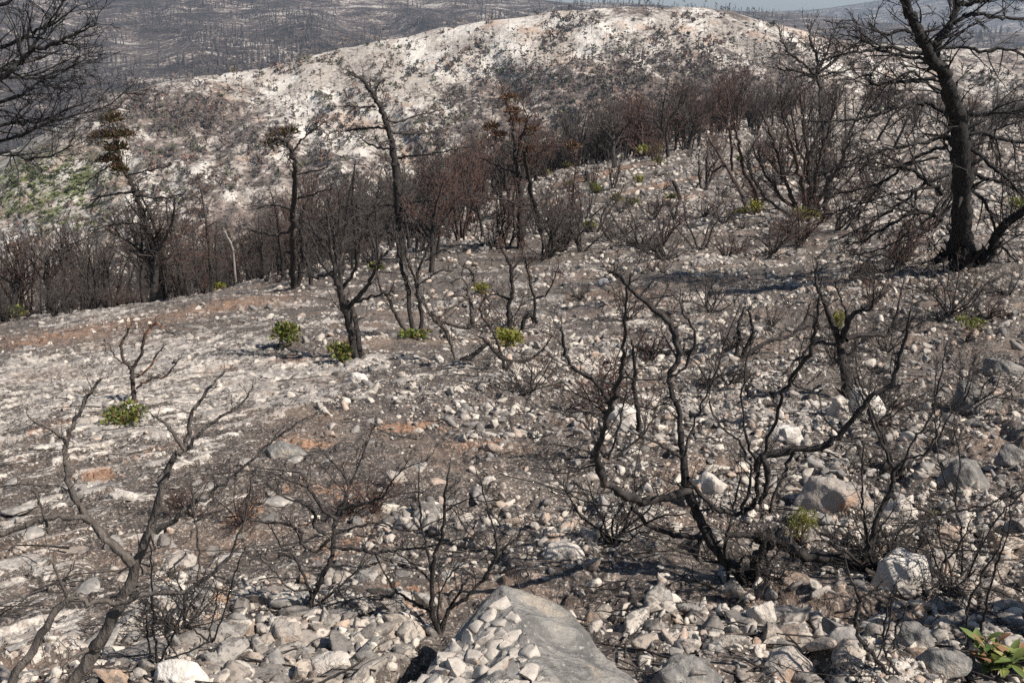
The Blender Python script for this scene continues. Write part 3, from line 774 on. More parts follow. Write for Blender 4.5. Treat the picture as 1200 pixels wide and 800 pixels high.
# broad leaved sprouts at the bottom right: every leaf its own part
g = hit(1168, 792); root = empty('broad_leaved_shrub', tuple(g), 'broad leaved shoots with red tinged green leaves in the bottom right corner', 'shrub')
rng = np.random.default_rng(3); T = Tubes()
stems_ = []
for k in range(7):
    a = k * .9 + .3; tip = np.array([math.cos(a) * .055, math.sin(a) * .05, .07 + .035 * rng.random()]); stems_.append(tip)
    T.add(catmull([np.array([0, 0, -.02]), tip * .5 + [0, 0, .01], tip], 4), np.linspace(.003, .002, 9), 5)
link('stem', T.mesh('stem', M['twig_red']), root)
for k in range(78):
    tip = stems_[k % 7]; L = rng.uniform(.035, .07); W = L * .2; hh = rng.uniform(.35, 1.0)
    a = rng.random() * 6.28; el = rng.uniform(.1, 1.2)
    d = np.array([math.cos(a) * math.cos(el), math.sin(a) * math.cos(el), math.sin(el)]); s = unit(np.cross(d, [0, 0, 1])); up = np.cross(s, d)
    V = []; prof = (0.1, .7, 1, .75, .02)
    for j, wv in enumerate(prof):
        t = j / 4; c = d * L * t - up * L * .22 * t * t
        V += [c + s * W * wv + up * W * wv * .4, c, c - s * W * wv + up * W * wv * .4]
    Q = [[j * 3 + b_, j * 3 + b_ + 1, j * 3 + b_ + 4, j * 3 + b_ + 3] for j in range(4) for b_ in (0, 1)]
    col = np.array([[.15, .20, .055], [.22, .25, .07], [.10, .15, .04], [.27, .14, .07], [.38, .34, .14]][int(rng.choice(5, p=[.3, .25, .2, .15, .1]))])
    link('leaf', mesh_np('leaf', V, np.array(Q), M['leaf'], True, cols=np.tile(col, (15, 1))), root, tuple(tip * hh + rng.normal(0, .003, 3)))

# ------------------------------------------------------------------ traced shrubs and trees
def traced(name, label, cat, base, stems, m='bark_mid', tw='twig', seed=1, ntw=5, Lpx=40, lvl=2, d=None, group=None, jit=.03,
           ang=.8, up=.06, wob=.17, foot=True, part='stem', flat=.8, rmin_px=.28, sub=3, wscale=.74, leaves=None):
    """stems: lists of (px, py, width px[, depth offset m]); base = pixel of the foot on the ground"""
    rng = np.random.default_rng(seed * 101 + 5)
    g = hit(*base) if d is None else None
    if g is None:
        g = P(base[0], base[1], d); g[2] = float(ground_z(g[0], g[1]))
    D = g[1]; k = D / F; root = empty(name, tuple(g), label, cat, group)
    y0 = None
    for si, st in enumerate(stems):
        pts = []; rad = []; off = 0; dr = rng.normal(0, 1) * jit * D * .3
        for i, q in enumerate(st):
            o = q[3] if len(q) > 3 else 0
            if len(q) <= 3 and i: off += dr * (math.hypot(q[0] - st[i - 1][0], q[1] - st[i - 1][1]) / 60) ; o = off
            pts.append(P(q[0], q[1], D + o)); rad.append(q[2] * .5 * k * wscale)
        pts = np.array(pts); rad = np.array(rad)
        m_ = 6 if len(st) < 6 else 5
        pp = catmull(pts, m_); rr = np.interp(np.linspace(0, len(rad) - 1, len(pp)), np.arange(len(rad)), rad)
        stepl = np.linalg.norm(np.diff(pp, axis=0), axis=1).mean()
        pp[1:] += rng.normal(0, 1, (len(pp) - 1, 3)) * np.minimum(stepl * .16, rr[1:, None] * .7)
        rr = rr * (1 + .12 * (rng.random(len(rr)) - .5) * 2)
        if foot and math.hypot(st[0][0] - base[0], st[0][1] - base[1]) < 14:   # root flare into the soil
            q0 = pp[0].copy(); q0[2] = float(ground_z(q0[0], q0[1])) - rr[0] * 1.5
            if q0[2] < pp[0][2]: pp = np.vstack([q0, pp]); rr = np.concatenate([[rr[0] * 1.5], rr]); rr[1] *= 1.12
        T = Tubes(); T.add(pp, rr, 10 if rr.max() > .03 else 7, rng=rng)
        for _ in range(int(len(pp) * .5)):           # broken snags
            i = int(rng.integers(1, len(pp) - 1)); q = unit(rng.normal(0, 1, 3) + [0, 0, .5]); l = rr[i] * rng.uniform(1.8, 4)
            T.add([pp[i], pp[i] + q * l * .6, pp[i] + q * l], [rr[i] * .35, rr[i] * .25, rr[i] * .08], 5, rng=rng)
        so_ = link(part if si or part != 'trunk' else 'trunk', T.mesh(part, M[m], g), root)
        plen = sum(math.hypot(st[i + 1][0] - st[i][0], st[i + 1][1] - st[i][1]) for i in range(len(st) - 1))
        n = int(ntw * plen / 100 + .5)
        if n > 0:
            T = Tubes(); twigs(T, pp, rr, rng, n, Lpx * k, ang, lvl, up, wob, .2, rmin_px * k, 5, sub, flat)
            # the tip runs out in finer wood
            twigs(T, pp[-4:], rr[-4:], rng, 2, Lpx * k * .8, .5, lvl, up, wob, .5, rmin_px * k, 5, 2, flat)
            link('twigs', T.mesh('twigs', M[tw], g), so_)
    if leaves:
        bl = [(P(x, y, D), (rx * k, rx * k, ry * k)) for x, y, rx, ry in leaves[0]]
        link('dry_foliage', leaf_cloud('dry_foliage', g, bl, leaves[1], leaves[2] * k, leaves[2] * k * .22, rng, leaves[3], M['dryleaf']), root)
    return root
SHADE = 1
BROWN = np.array([[.20, .11, .06], [.13, .075, .045], [.26, .15, .08], [.09, .06, .04]])
BROWN = BROWN * .75
MIXG = .7 * np.array([[.20, .11, .06], [.10, .075, .03], [.07, .08, .03], [.14, .08, .045]])

traced('burnt_shrub', 'large grey forked burnt shrub rising from the bottom left corner', 'shrub', (62, 842), [
    [(50, 870, 27), (72, 822, 25), (105, 770, 23), (135, 720, 20), (158, 665, 17), (178, 620, 14), (190, 575, 12), (203, 535, 11), (217, 525, 9), (228, 480, 6), (245, 455, 5), (262, 436, 3)],
    [(156, 662, 15), (125, 630, 14), (98, 602, 12), (83, 570, 10), (77, 540, 9), (79, 515, 8), (88, 490, 7), (103, 465, 6), (118, 444, 4)],
    [(79, 515, 7), (58, 502, 5), (40, 493, 4), (32, 487, 2)],
    [(101, 607, 9), (60, 606, 9), (25, 618, 9), (-30, 634, 9)],
    [(183, 624, 10), (215, 598, 7), (245, 578, 6), (275, 555, 5), (315, 520, 4), (345, 498, 3), (362, 488, 2)],
    [(217, 527, 7), (203, 508, 6), (193, 495, 5), (178, 487, 3)],
    [(217, 527, 7), (237, 505, 6), (262, 486, 4.5), (285, 470, 3), (297, 452, 2)],
    [(140, 706, 9), (170, 696, 8), (212, 693, 7), (230, 684, 7), (262, 660, 6), (276, 635, 4), (291, 590, 3), (294, 560, 2)],
    [(233, 684, 5), (232, 640, 4), (228, 600, 3.5), (226, 570, 2.5)],
    [(140, 706, 8), (105, 706, 9), (80, 702, 10), (50, 742, 13), (20, 790, 16), (-10, 850, 20)],
    [(80, 704, 5), (70, 680, 5), (62, 658, 4), (55, 655, 2)],
    [(57, 625, 5), (50, 600, 4), (45, 585, 4), (37, 572, 3)],
    ], 'bark_grey', 'bark_grey', 1, 4, 50, 2, 1.95, wscale=.8, jit=.02, wob=.22, part='stem', sub=2)
traced('burnt_shrub', 'thin black twiggy shrub on the rocks right of the thick grey branch', 'shrub', (186, 778), [
    [(186, 778, 5), (180, 740, 4), (178, 700, 4), (177, 655, 3), (174, 620, 2)], [(186, 778, 5), (205, 740, 3), (215, 705, 3), (208, 680, 2)],
    [(176, 766, 4), (172, 735, 3), (170, 705, 3)], [(245, 752, 4), (225, 735, 3), (212, 715, 3), (203, 700, 2)], [(248, 752, 4), (262, 722, 3), (275, 672, 3), (288, 640, 1.5)],
    [(243, 752, 3), (250, 720, 2.5), (256, 690, 2)], [(186, 776, 4), (215, 765, 3), (245, 752, 3)], [(248, 752, 3), (240, 735, 2.5), (195, 738, 2)], [(205, 765, 3), (190, 740, 2.5), (160, 725, 2)],
    ], 'bark_black', 'bark_black', 2, 9, 32, 2, wob=.3, rmin_px=.35)
traced('burnt_shrub', 'spreading twiggy charred shrub in the lower middle, left of the upright one', 'shrub', (352, 722), [
    [(358, 722, 11), (366, 700, 10), (376, 680, 10), (388, 655, 9), (391, 630, 8), (393, 607, 8), (403, 585, 6), (412, 565, 4), (424, 535, 3), (437, 500, 1.6)],
    [(394, 608, 7), (378, 596, 6), (366, 577, 5), (352, 566, 4), (334, 562, 3), (318, 552, 2)],
    [(398, 596, 6), (428, 589, 5), (447, 582, 4), (457, 567, 3), (475, 548, 2), (500, 540, 1.4)],
    [(390, 640, 7), (420, 644, 6), (450, 646, 5), (480, 643, 4), (520, 636, 3), (556, 628, 1.6)],
    [(386, 632, 7), (372, 645, 6), (354, 638, 6), (352, 622, 5), (335, 613, 4), (300, 611, 3), (283, 602, 2)],
    [(366, 700, 6), (348, 655, 5), (330, 640, 4), (318, 618, 2)],
    [(398, 606, 6), (408, 575, 5), (404, 558, 4), (390, 542, 3), (382, 534, 2)],
    [(382, 626, 7), (368, 615, 6), (366, 596, 5), (330, 580, 3), (298, 553, 2)],
    [(360, 716, 6), (395, 690, 4), (420, 665, 3), (432, 640, 2)],
    [(356, 724, 5), (380, 712, 4), (420, 700, 3), (455, 698, 2)],
    [(372, 690, 5), (340, 690, 3), (320, 668, 2), (305, 655, 1.5)],
    [(392, 625, 5), (440, 612, 4), (480, 622, 3), (520, 606, 2)],
    ], 'bark_mid', 'bark_mid', 3, 7, 46, 2, jit=.05, wob=.2, rmin_px=.32)
traced('burnt_shrub', 'upright charred shrub rising from the black hollow beside the big ridged boulder', 'shrub', (515, 742), [
    [(515, 742, 13), (506, 715, 9), (506, 690, 9), (508, 660, 7), (517, 632, 6), (520, 600, 5), (522, 575, 4), (527, 545, 2)],
    [(506, 670, 6), (501, 648, 5), (494, 615, 4), (491, 580, 3), (491, 545, 2)],
    [(517, 742, 8), (527, 715, 7), (545, 700, 7), (565, 680, 6), (580, 655, 6), (583, 635, 5), (578, 615, 4), (568, 585, 3), (563, 560, 2)],
    [(584, 645, 5), (604, 632, 4), (612, 618, 2)],
    [(510, 720, 7), (485, 705, 6), (472, 697, 5), (462, 690, 4), (440, 650, 2.5)],
    [(520, 600, 4), (535, 590, 3), (553, 583, 2), (570, 578, 1.5)],
    [(506, 682, 5), (490, 665, 3), (468, 650, 2.5), (450, 640, 2)],
    [(514, 735, 5), (514, 700, 3), (530, 670, 3), (545, 658, 2)], [(580, 650, 4), (560, 635, 3), (546, 620, 2.5), (538, 605, 2)], [(517, 732, 6), (540, 690, 5), (550, 676, 3)],
    ], 'bark_mid', 'bark_mid', 4, 5.5, 46, 2, jit=.05, wob=.2, rmin_px=.32)
traced('burnt_shrub', 'largest charred shrub with a thick winding trunk, right of the centre', 'shrub', (882, 680), [
    [(884, 684, 27, 0), (868, 672, 24), (850, 655, 22), (832, 632, 20), (818, 605, 18), (810, 585, 17), (803, 560, 15), (800, 530, 13), (797, 505, 11), (795, 482, 10), (787, 460, 9), (785, 438, 9), (796, 418, 11), (790, 392, 12), (784, 377, 11), (762, 358, 10), (738, 338, 8), (725, 323, 7), (712, 318, 4)],
    [(808, 575, 14), (780, 582, 14), (752, 586, 15), (725, 575, 14), (706, 560, 13), (700, 535, 11), (706, 505, 9), (714, 478, 8), (724, 452, 7), (730, 420, 5), (732, 380, 4), (735, 345, 3), (738, 322, 2)],
    [(716, 470, 8), (697, 447, 7), (680, 436, 6), (666, 424, 6), (660, 402, 5), (658, 384, 3)],
    [(700, 445, 4), (725, 452, 4), (740, 462, 3)],
    [(806, 560, 9), (822, 580, 9), (840, 596, 9), (862, 602, 9), (882, 594, 8), (888, 570, 8), (886, 545, 7), (876, 520, 5), (870, 480, 4), (872, 440, 3), (880, 400, 2)],
    [(890, 590, 8), (900, 560, 9), (893, 535, 11)],
    [(886, 552, 10), (893, 536, 13), (930, 527, 13), (962, 524, 12), (985, 508, 11), (1003, 485, 9), (1022, 462, 8), (1045, 450, 9), (1054, 420, 6), (1062, 390, 5), (1068, 360, 3)],
    [(884, 682, 20), (886, 655, 18), (905, 632, 17), (880, 628, 12), (850, 626, 9)],
    [(885, 632, 16), (908, 632, 19), (928, 645, 21), (950, 652, 19), (985, 654, 20), (1010, 668, 20), (1040, 685, 19), (1070, 694, 16)],
    [(1010, 668, 13), (1018, 640, 11), (1030, 605, 10), (1044, 575, 9), (1048, 550, 7), (1033, 520, 5), (1018, 480, 4), (1006, 455, 3), (1000, 440, 2)],
    [(1048, 550, 6), (1062, 538, 4), (1085, 530, 3), (1098, 508, 3), (1104, 480, 2)],
    [(1072, 692, 11), (1050, 677, 10), (1030, 668, 9), (1010, 660, 8), (990, 645, 6), (974, 634, 5)],
    [(1026, 665, 6), (1018, 640, 5), (1012, 600, 4), (1010, 560, 3), (1012, 520, 2)],
    [(856, 722, 6), (856, 700, 6), (852, 665, 6), (849, 640, 6), (856, 615, 5), (860, 590, 4), (868, 560, 3)],
    [(884, 690, 10), (880, 715, 8), (879, 735, 6)],
    [(798, 536, 6), (780, 524, 6), (758, 514, 5), (745, 508, 4)],
    [(785, 442, 5), (802, 430, 5), (815, 395, 5), (805, 375, 4), (796, 352, 3)],
    [(895, 535, 7), (905, 500, 6), (914, 465, 6), (928, 440, 6), (948, 415, 7), (955, 390, 5), (960, 350, 4)],
    [(740, 595, 7), (770, 620, 8), (800, 628, 10), (825, 630, 12)],
    [(735, 590, 5), (710, 592, 4), (680, 585, 3), (660, 570, 2.5), (640, 540, 1.5)],
    [(870, 600, 6), (880, 560, 5), (868, 520, 4), (845, 500, 3), (830, 470, 2.5)],
    [(802, 535, 4), (815, 490, 3.5), (838, 440, 3), (850, 400, 2), (868, 355, 1.5)],
    [(930, 526, 6), (915, 560, 5), (900, 600, 4)],
    ], 'bark_mid', 'bark_mid', 5, 4.2, 66, 2, wscale=.74, jit=.06, wob=.2, rmin_px=.32, sub=3)
traced('burnt_tree', 'small forked burnt tree with a stout straight trunk at centre right', 'tree', (993, 466), [
    [(995, 468, 20), (991, 440, 15), (986, 415, 14), (984, 400, 13)],
    [(984, 402, 10), (976, 380, 10), (966, 355, 8), (958, 335, 6), (955, 315, 3)],
    [(987, 400, 9), (992, 385, 9), (998, 370, 8), (1010, 363, 7), (1021, 362, 5), (1024, 340, 3)],
    [(992, 398, 9), (1008, 392, 8), (1030, 393, 7), (1042, 390, 6), (1050, 372, 5), (1054, 350, 3), (1060, 325, 2)],
    [(986, 395, 6), (992, 370, 4), (985, 350, 3), (978, 330, 2)],
    [(984, 405, 5), (955, 402, 5), (935, 420, 5), (918, 440, 3)],
    ], 'bark_mid', 'twig', 6, 12, 44, 2, jit=.05, part='trunk')
traced('great_burnt_tree', 'great burnt pine with black double trunk and bare limbs at the right', 'tree', (1128, 314), [
    [(1126, 322, 52), (1128, 292, 42), (1126, 262, 37), (1127, 225, 35), (1126, 190, 34), (1125, 165, 32), (1122, 140, 28), (1115, 112, 25), (1107, 88, 22), (1094, 72, 19), (1083, 52, 17), (1073, 30, 16), (1060, 0, 14), (1048, -60, 9)],
    [(1110, 100, 17), (1101, 80, 15), (1098, 60, 14), (1101, 45, 14), (1113, 30, 13), (1120, 10, 12), (1128, -30, 9), (1135, -70, 6)],
    [(1128, 300, 22), (1110, 300, 20), (1100, 304, 16), (1092, 308, 10)],
    [(1126, 296, 20), (1145, 304, 22), (1160, 298, 20), (1166, 280, 17), (1176, 265, 16), (1195, 250, 15), (1235, 215, 10)],
    [(1130, 250, 18), (1120, 275, 18), (1112, 298, 18)],
    [(1095, 64, 7), (1070, 62, 7), (1045, 56, 6), (1015, 60, 5), (990, 63, 4), (960, 72, 2)],
    [(1095, 70, 6), (1060, 66, 6), (1030, 58, 5), (1010, 45, 3), (985, 40, 2)],
    [(1096, 92, 8), (1070, 95, 7), (1045, 97, 6), (1022, 99, 5), (1018, 88, 3), (1000, 94, 2)],
    [(1106, 132, 9), (1092, 122, 9), (1075, 121, 8), (1050, 127, 7), (1025, 135, 6), (990, 142, 4), (950, 143, 2.5)],
    [(1078, 38, 6), (1052, 36, 5), (1040, 40, 4), (1020, 35, 2)],
    [(1118, 28, 8), (1135, 18, 8), (1160, 20, 6), (1190, 22, 5), (1230, 18, 3)],
    [(1122, 6, 10), (1140, 3, 9), (1160, -2, 7), (1200, -20, 4)],
    [(1106, 56, 6), (1130, 55, 6), (1150, 61, 6), (1178, 58, 5), (1215, 70, 3)],
    [(1128, 132, 9), (1150, 134, 9), (1180, 131, 8), (1220, 128, 6), (1260, 122, 4)],
    [(1130, 152, 9), (1150, 155, 9), (1170, 162, 8), (1195, 167, 7), (1240, 172, 4)],
    [(1126, 165, 10), (1145, 180, 8), (1162, 195, 8), (1178, 208, 6), (1200, 232, 4)],
    [(1132, 195, 8), (1150, 208, 8), (1172, 212, 7), (1200, 225, 5), (1240, 235, 3)],
    [(1135, 222, 6), (1150, 232, 6), (1162, 255, 6), (1175, 290, 5), (1205, 322, 3)],
    [(1118, 150, 6), (1090, 165, 6), (1060, 172, 5), (1030, 178, 4), (990, 190, 3)],
    [(1110, 170, 7), (1085, 180, 6), (1062, 192, 6), (1040, 210, 5), (1010, 222, 4), (975, 228, 2)],
    [(1112, 205, 7), (1085, 215, 6), (1060, 235, 5), (1025, 258, 4), (985, 280, 3)],
    [(1105, 228, 8), (1085, 212, 8), (1070, 200, 7), (1055, 195, 4)],
    [(1104, 258, 7), (1085, 250, 8), (1065, 252, 7), (1040, 266, 5), (1005, 285, 3)],
    [(1120, 230, 4), (1116, 250, 4), (1118, 280, 4), (1112, 310, 3)],
    [(1125, 215, 4), (1105, 240, 5), (1070, 272, 4), (1035, 290, 3), (1000, 300, 2)],
    [(1100, 110, 5), (1070, 85, 4), (1048, 95, 3), (1040, 110, 2)],
    [(1128, 185, 5), (1138, 170, 5), (1160, 150, 4), (1180, 140, 3)],
    [(1100, 185, 5), (1050, 195, 4), (1010, 190, 3), (960, 205, 2)],
    [(1112, 215, 5), (1060, 225, 4), (1020, 235, 3), (975, 250, 2)],
    ], 'bark_black', 'bark_mid', 7, 11, 62, 3, wscale=.62, jit=.05, part='limb', wob=.15, up=-.005, flat=.5, sub=3, rmin_px=.32, ang=.8)
traced('burnt_pine', 'tall thin leaning burnt pine at centre left, its bare top bent left', 'tree', (470, 302), [
    [(470, 305, 17), (469, 270, 14), (467, 240, 13), (464, 205, 11), (460, 175, 10), (455, 152, 9), (447, 130, 8), (438, 112, 7), (428, 98, 6), (418, 88, 4), (411, 84, 2)],
    [(452, 150, 4), (435, 150, 4), (415, 152, 3), (400, 155, 1.5)], [(456, 155, 4), (480, 157, 4), (500, 156, 3), (520, 152, 1.5)],
    [(450, 140, 3), (465, 143, 3), (490, 135, 2), (505, 132, 1.2)], [(460, 175, 4), (440, 172, 3), (420, 160, 2)], [(466, 185, 4), (490, 182, 3), (520, 178, 2), (548, 172, 1.4)],
    [(440, 125, 3), (425, 126, 3), (405, 124, 1.5)], [(468, 240, 5), (430, 242, 4), (400, 250, 3), (375, 258, 2)], [(470, 238, 5), (500, 234, 4), (530, 231, 2)], [(437, 112, 3), (446, 96, 2.5), (450, 100, 1.5)],
    [(468, 225, 4), (480, 260, 4), (495, 290, 3)],
    ], 'bark_mid', 'twig', 8, 14, 34, 2, part='trunk', up=0, flat=.35, jit=.1)
traced('burnt_pine', 'leaning burnt pine with a tuft of brown needles near the left edge', 'tree', (182, 346), [
    [(182, 348, 15), (180, 315, 13), (176, 285, 11), (170, 262, 10), (163, 238, 9), (155, 218, 8), (146, 200, 7), (138, 182, 5), (134, 160, 4), (130, 135, 3), (126, 118, 2)],
    [(158, 225, 4), (130, 228, 3), (105, 235, 2)], [(160, 230, 4), (190, 232, 3), (215, 228, 2)], [(150, 205, 3), (175, 200, 2.5), (200, 195, 1.5)], [(140, 188, 3), (120, 200, 2), (100, 215, 1.5)],
    [(172, 265, 4), (140, 262, 3), (110, 270, 2)], [(184, 346, 7), (176, 315, 6), (165, 290, 5), (160, 262, 4)], [(181, 330, 6), (183, 300, 5), (200, 262, 4), (205, 230, 2)],
    ], 'bark_mid', 'twig', 9, 14, 36, 2, part='trunk', up=-.01, flat=.4, jit=.1,
    leaves=([(131, 142, 13, 10), (122, 162, 19, 8), (136, 176, 14, 8), (144, 160, 13, 7), (128, 190, 13, 8), (140, 200, 9, 6)], 1700, 5, MIXG))
traced('burnt_pine', 'burnt tree with a forked top and brown tuft, left of the tall leaning pine', 'tree', (345, 338), [
    [(345, 340, 12), (344, 305, 10), (342, 270, 9), (344, 235, 8), (346, 205, 7), (344, 185, 6), (338, 170, 5), (328, 162, 4)],
    [(343, 178, 3), (352, 165, 3), (368, 152, 2), (378, 145, 1.2)], [(344, 232, 4), (365, 228, 3), (390, 220, 2)], [(343, 245, 4), (320, 240, 3), (300, 245, 2)],
    [(346, 205, 3), (370, 200, 2.5), (385, 195, 1.5)], [(343, 270, 4), (315, 275, 4), (290, 268, 2)], [(347, 338, 9), (356, 300, 8), (352, 265, 6), (358, 240, 4)], [(366, 336, 8), (360, 305, 7), (352, 275, 5)],
    ], 'bark_mid', 'twig', 10, 15, 34, 2, part='trunk', up=.01, flat=.4, jit=.1,
    leaves=([(326, 160, 15, 6), (338, 156, 12, 5), (320, 170, 9, 5)], 600, 5, MIXG))
traced('burnt_pine', 'burnt pine with rusty needle tufts at the top centre of the slope', 'tree', (611, 290), [
    [(611, 292, 14), (611, 260, 12), (610, 230, 10), (608, 205, 8), (604, 185, 6), (603, 160, 5), (600, 140, 4), (594, 120, 3), (588, 106, 2)],
    [(634, 272, 9), (627, 245, 8), (621, 215, 7), (616, 190, 5), (619, 170, 3)], [(606, 190, 3), (630, 180, 3), (650, 165, 2)], [(608, 205, 3), (585, 195, 3), (565, 185, 2)],
    [(604, 165, 3), (622, 150, 2.5), (640, 142, 1.5)], [(603, 175, 3), (588, 165, 2), (575, 160, 1.5)], [(610, 240, 4), (580, 232, 3), (560, 236, 2)], [(604, 190, 3), (612, 160, 3), (617, 140, 2), (612, 122, 1.2)],
    ], 'bark_mid', 'twig_red', 11, 15, 30, 2, part='trunk', up=.02, flat=.5, jit=.1,
    leaves=([(598, 116, 10, 5), (601, 132, 9, 5), (606, 143, 10, 4), (576, 150, 8, 5), (585, 160, 8, 5), (618, 176, 8, 5), (622, 153, 5, 4), (671, 172, 7, 5), (615, 190, 5, 3)], 1500, 5, BROWN))
traced('burnt_tree', 'bushy burnt tree with two dark trunks standing over green sprouts', 'tree', (418, 420), [
    [(417, 420, 14), (411, 395, 12), (407, 370, 12), (399, 345, 11), (393, 322, 8), (388, 295, 6), (385, 265, 4), (380, 240, 3)],
    [(424, 416, 10), (418, 385, 9), (412, 362, 8), (402, 345, 7), (398, 315, 6), (402, 285, 5), (408, 258, 3)],
    [(408, 360, 8), (425, 342, 7), (437, 322, 5), (445, 305, 4), (458, 292, 2)], [(395, 330, 6), (378, 310, 5), (368, 285, 4), (362, 262, 2)],
    [(400, 340, 6), (415, 318, 5), (420, 295, 4), (425, 270, 2)], [(392, 318, 5), (372, 325, 4), (350, 318, 2)], [(388, 300, 5), (370, 275, 4), (360, 250, 2)],
    [(412, 356, 6), (440, 346, 4), (462, 342, 2)], [(396, 320, 5), (392, 290, 4), (398, 255, 3), (396, 225, 2)],
    ], 'bark_mid', 'twig', 12, 14, 34, 2, part='trunk', up=.09, jit=.12)
traced('burnt_shrub', 'three thin burnt stems fanning out of low green growth at mid left', 'shrub', (488, 396), [
    [(484, 396, 8), (480, 365, 7), (477, 335, 7), (471, 312, 6), (467, 292, 4), (463, 270, 2)], [(494, 396, 8), (493, 365, 7), (489, 340, 6), (488, 325, 5), (498, 300, 4), (508, 280, 3), (512, 262, 2)],
    [(479, 394, 6), (463, 368, 6), (455, 350, 5), (446, 338, 4), (444, 330, 2)], [(488, 330, 4), (480, 312, 4), (474, 290, 2)], [(498, 305, 3), (515, 295, 2.5), (528, 290, 1.5)], [(488, 335, 3), (515, 318, 3), (530, 318, 1.5)],
    ], 'bark_mid', 'twig', 13, 14, 32, 2, up=.08)
traced('burnt_shrub', 'gnarled twisted dead shrub at the middle of the slope', 'shrub', (533, 422), [
    [(534, 423, 3), (530, 408, 5), (526, 396, 8), (520, 384, 9), (511, 376, 7), (505, 370, 4), (497, 358, 2)], [(517, 376, 6), (530, 380, 7), (545, 384, 7), (553, 382, 7)],
    [(555, 384, 9), (553, 365, 8), (551, 350, 7), (548, 338, 7), (556, 328, 7), (553, 318, 5), (544, 312, 3)], [(552, 348, 5), (538, 355, 4), (522, 366, 4), (512, 376, 5)], [(549, 336, 4), (540, 326, 3), (528, 332, 2)],
    [(558, 345, 4), (572, 350, 4), (574, 362, 3), (568, 375, 2)], [(514, 374, 4), (500, 360, 2.5), (496, 345, 1.5)], [(552, 350, 4), (535, 345, 3), (530, 348, 1.6)],
    ], 'bark_grey', 'bark_mid', 14, 14, 30, 2, up=.02, wob=.3)
traced('burnt_shrub', 'burnt shrub of arching stems around the yellow green bush', 'shrub', (600, 424), [
    [(622, 421, 5), (606, 424, 7), (592, 421, 7), (580, 412, 6), (570, 400, 5), (560, 394, 3)], [(622, 421, 5), (635, 410, 3), (645, 398, 2)], [(597, 382, 8), (596, 360, 7), (601, 342, 6), (599, 325, 6), (597, 308, 5), (590, 296, 4), (584, 284, 2)],
    [(599, 318, 4), (612, 300, 3), (610, 280, 2)], [(625, 378, 5), (627, 355, 5), (622, 335, 4), (618, 315, 4), (614, 300, 2)], [(627, 350, 4), (640, 345, 3), (650, 325, 2), (655, 310, 1.5)], [(597, 350, 4), (580, 345, 3), (568, 350, 1.5)], [(590, 420, 5), (578, 390, 4), (563, 365, 3), (570, 345, 2)],
    ], 'bark_mid', 'twig_red', 15, 16, 30, 2, up=.05, wob=.2)
traced('burnt_stub', 'short black burnt stub leaning on pale stones below the twisted dead shrub', 'stump', (548, 422), [
    [(543, 421, 10), (552, 418, 9), (562, 410, 7), (573, 402, 5)]], 'bark_black', 'bark_black', 16, 0, part='stem')
traced('burnt_stub', 'black arched stub poking out above the yellow green bush', 'stump', (614, 386), [
    [(613, 388, 6), (613, 378, 7), (617, 371, 8), (624, 371, 7), (629, 378, 5)]], 'bark_black', 'bark_black', 17, 0, part='stem')
traced('burnt_shrub', 'small burnt shrub with peeled orange stem above a green clump', 'shrub', (158, 472), [
    [(158, 474, 9), (156, 455, 8), (155, 442, 7), (155, 430, 7)], [(155, 432, 6), (145, 422, 5), (142, 405, 5), (148, 392, 4), (152, 384, 2)], [(156, 430, 6), (166, 415, 5), (168, 398, 5), (175, 385, 4), (184, 379, 3), (196, 388, 2), (204, 391, 1)],
    [(160, 442, 4), (176, 430, 4), (184, 415, 3), (192, 406, 2)], [(160, 455, 4), (175, 445, 3), (195, 440, 3), (210, 420, 1.5)], [(150, 428, 3), (135, 418, 2.5), (128, 402, 1.5)],
    ], 'bark_orange', 'bark_mid', 18, 9, 20, 2, up=.05)
traced('charred_stake', 'charred upright stake standing among white rocks', 'stump', (748, 506), [
    [(748, 508, 9), (747, 480, 8), (744, 455, 7), (743, 430, 6), (741, 405, 4), (740, 398, 2)], [(745, 450, 4), (738, 442, 4), (733, 434, 3)], [(744, 420, 2), (750, 400, 2), (760, 380, 1)]], 'bark_mid', 'twig', 19, 0, part='stem')
traced('fallen_log', 'burnt log lying across the slope behind the large charred shrub', 'log', (800, 414), [
    [(745, 405, 8, .1), (775, 414, 11, .05), (805, 414, 15, 0), (835, 414, 14, -.05), (858, 420, 11, -.1)], [(828, 402, 9, .3), (845, 415, 9, 0), (855, 428, 9, -.1), (846, 440, 7, -.2)]], 'bark_black', 'twig', 20, 3, 26, 1, foot=False, part='limb')
traced('burnt_shrub', 'small charred shrub with two curled prongs behind the fallen burnt log', 'shrub', (868, 420), [
    [(868, 422, 8), (874, 408, 7), (882, 392, 7), (880, 375, 5), (877, 362, 3)], [(862, 418, 7), (866, 395, 6), (865, 380, 5), (873, 360, 3)], [(870, 420, 8), (895, 402, 7), (920, 396, 6), (935, 385, 5), (945, 370, 4), (950, 355, 2)], [(870, 420, 6), (890, 424, 7), (905, 430, 6)]], 'bark_mid', 'twig', 21, 12, 32, 2)
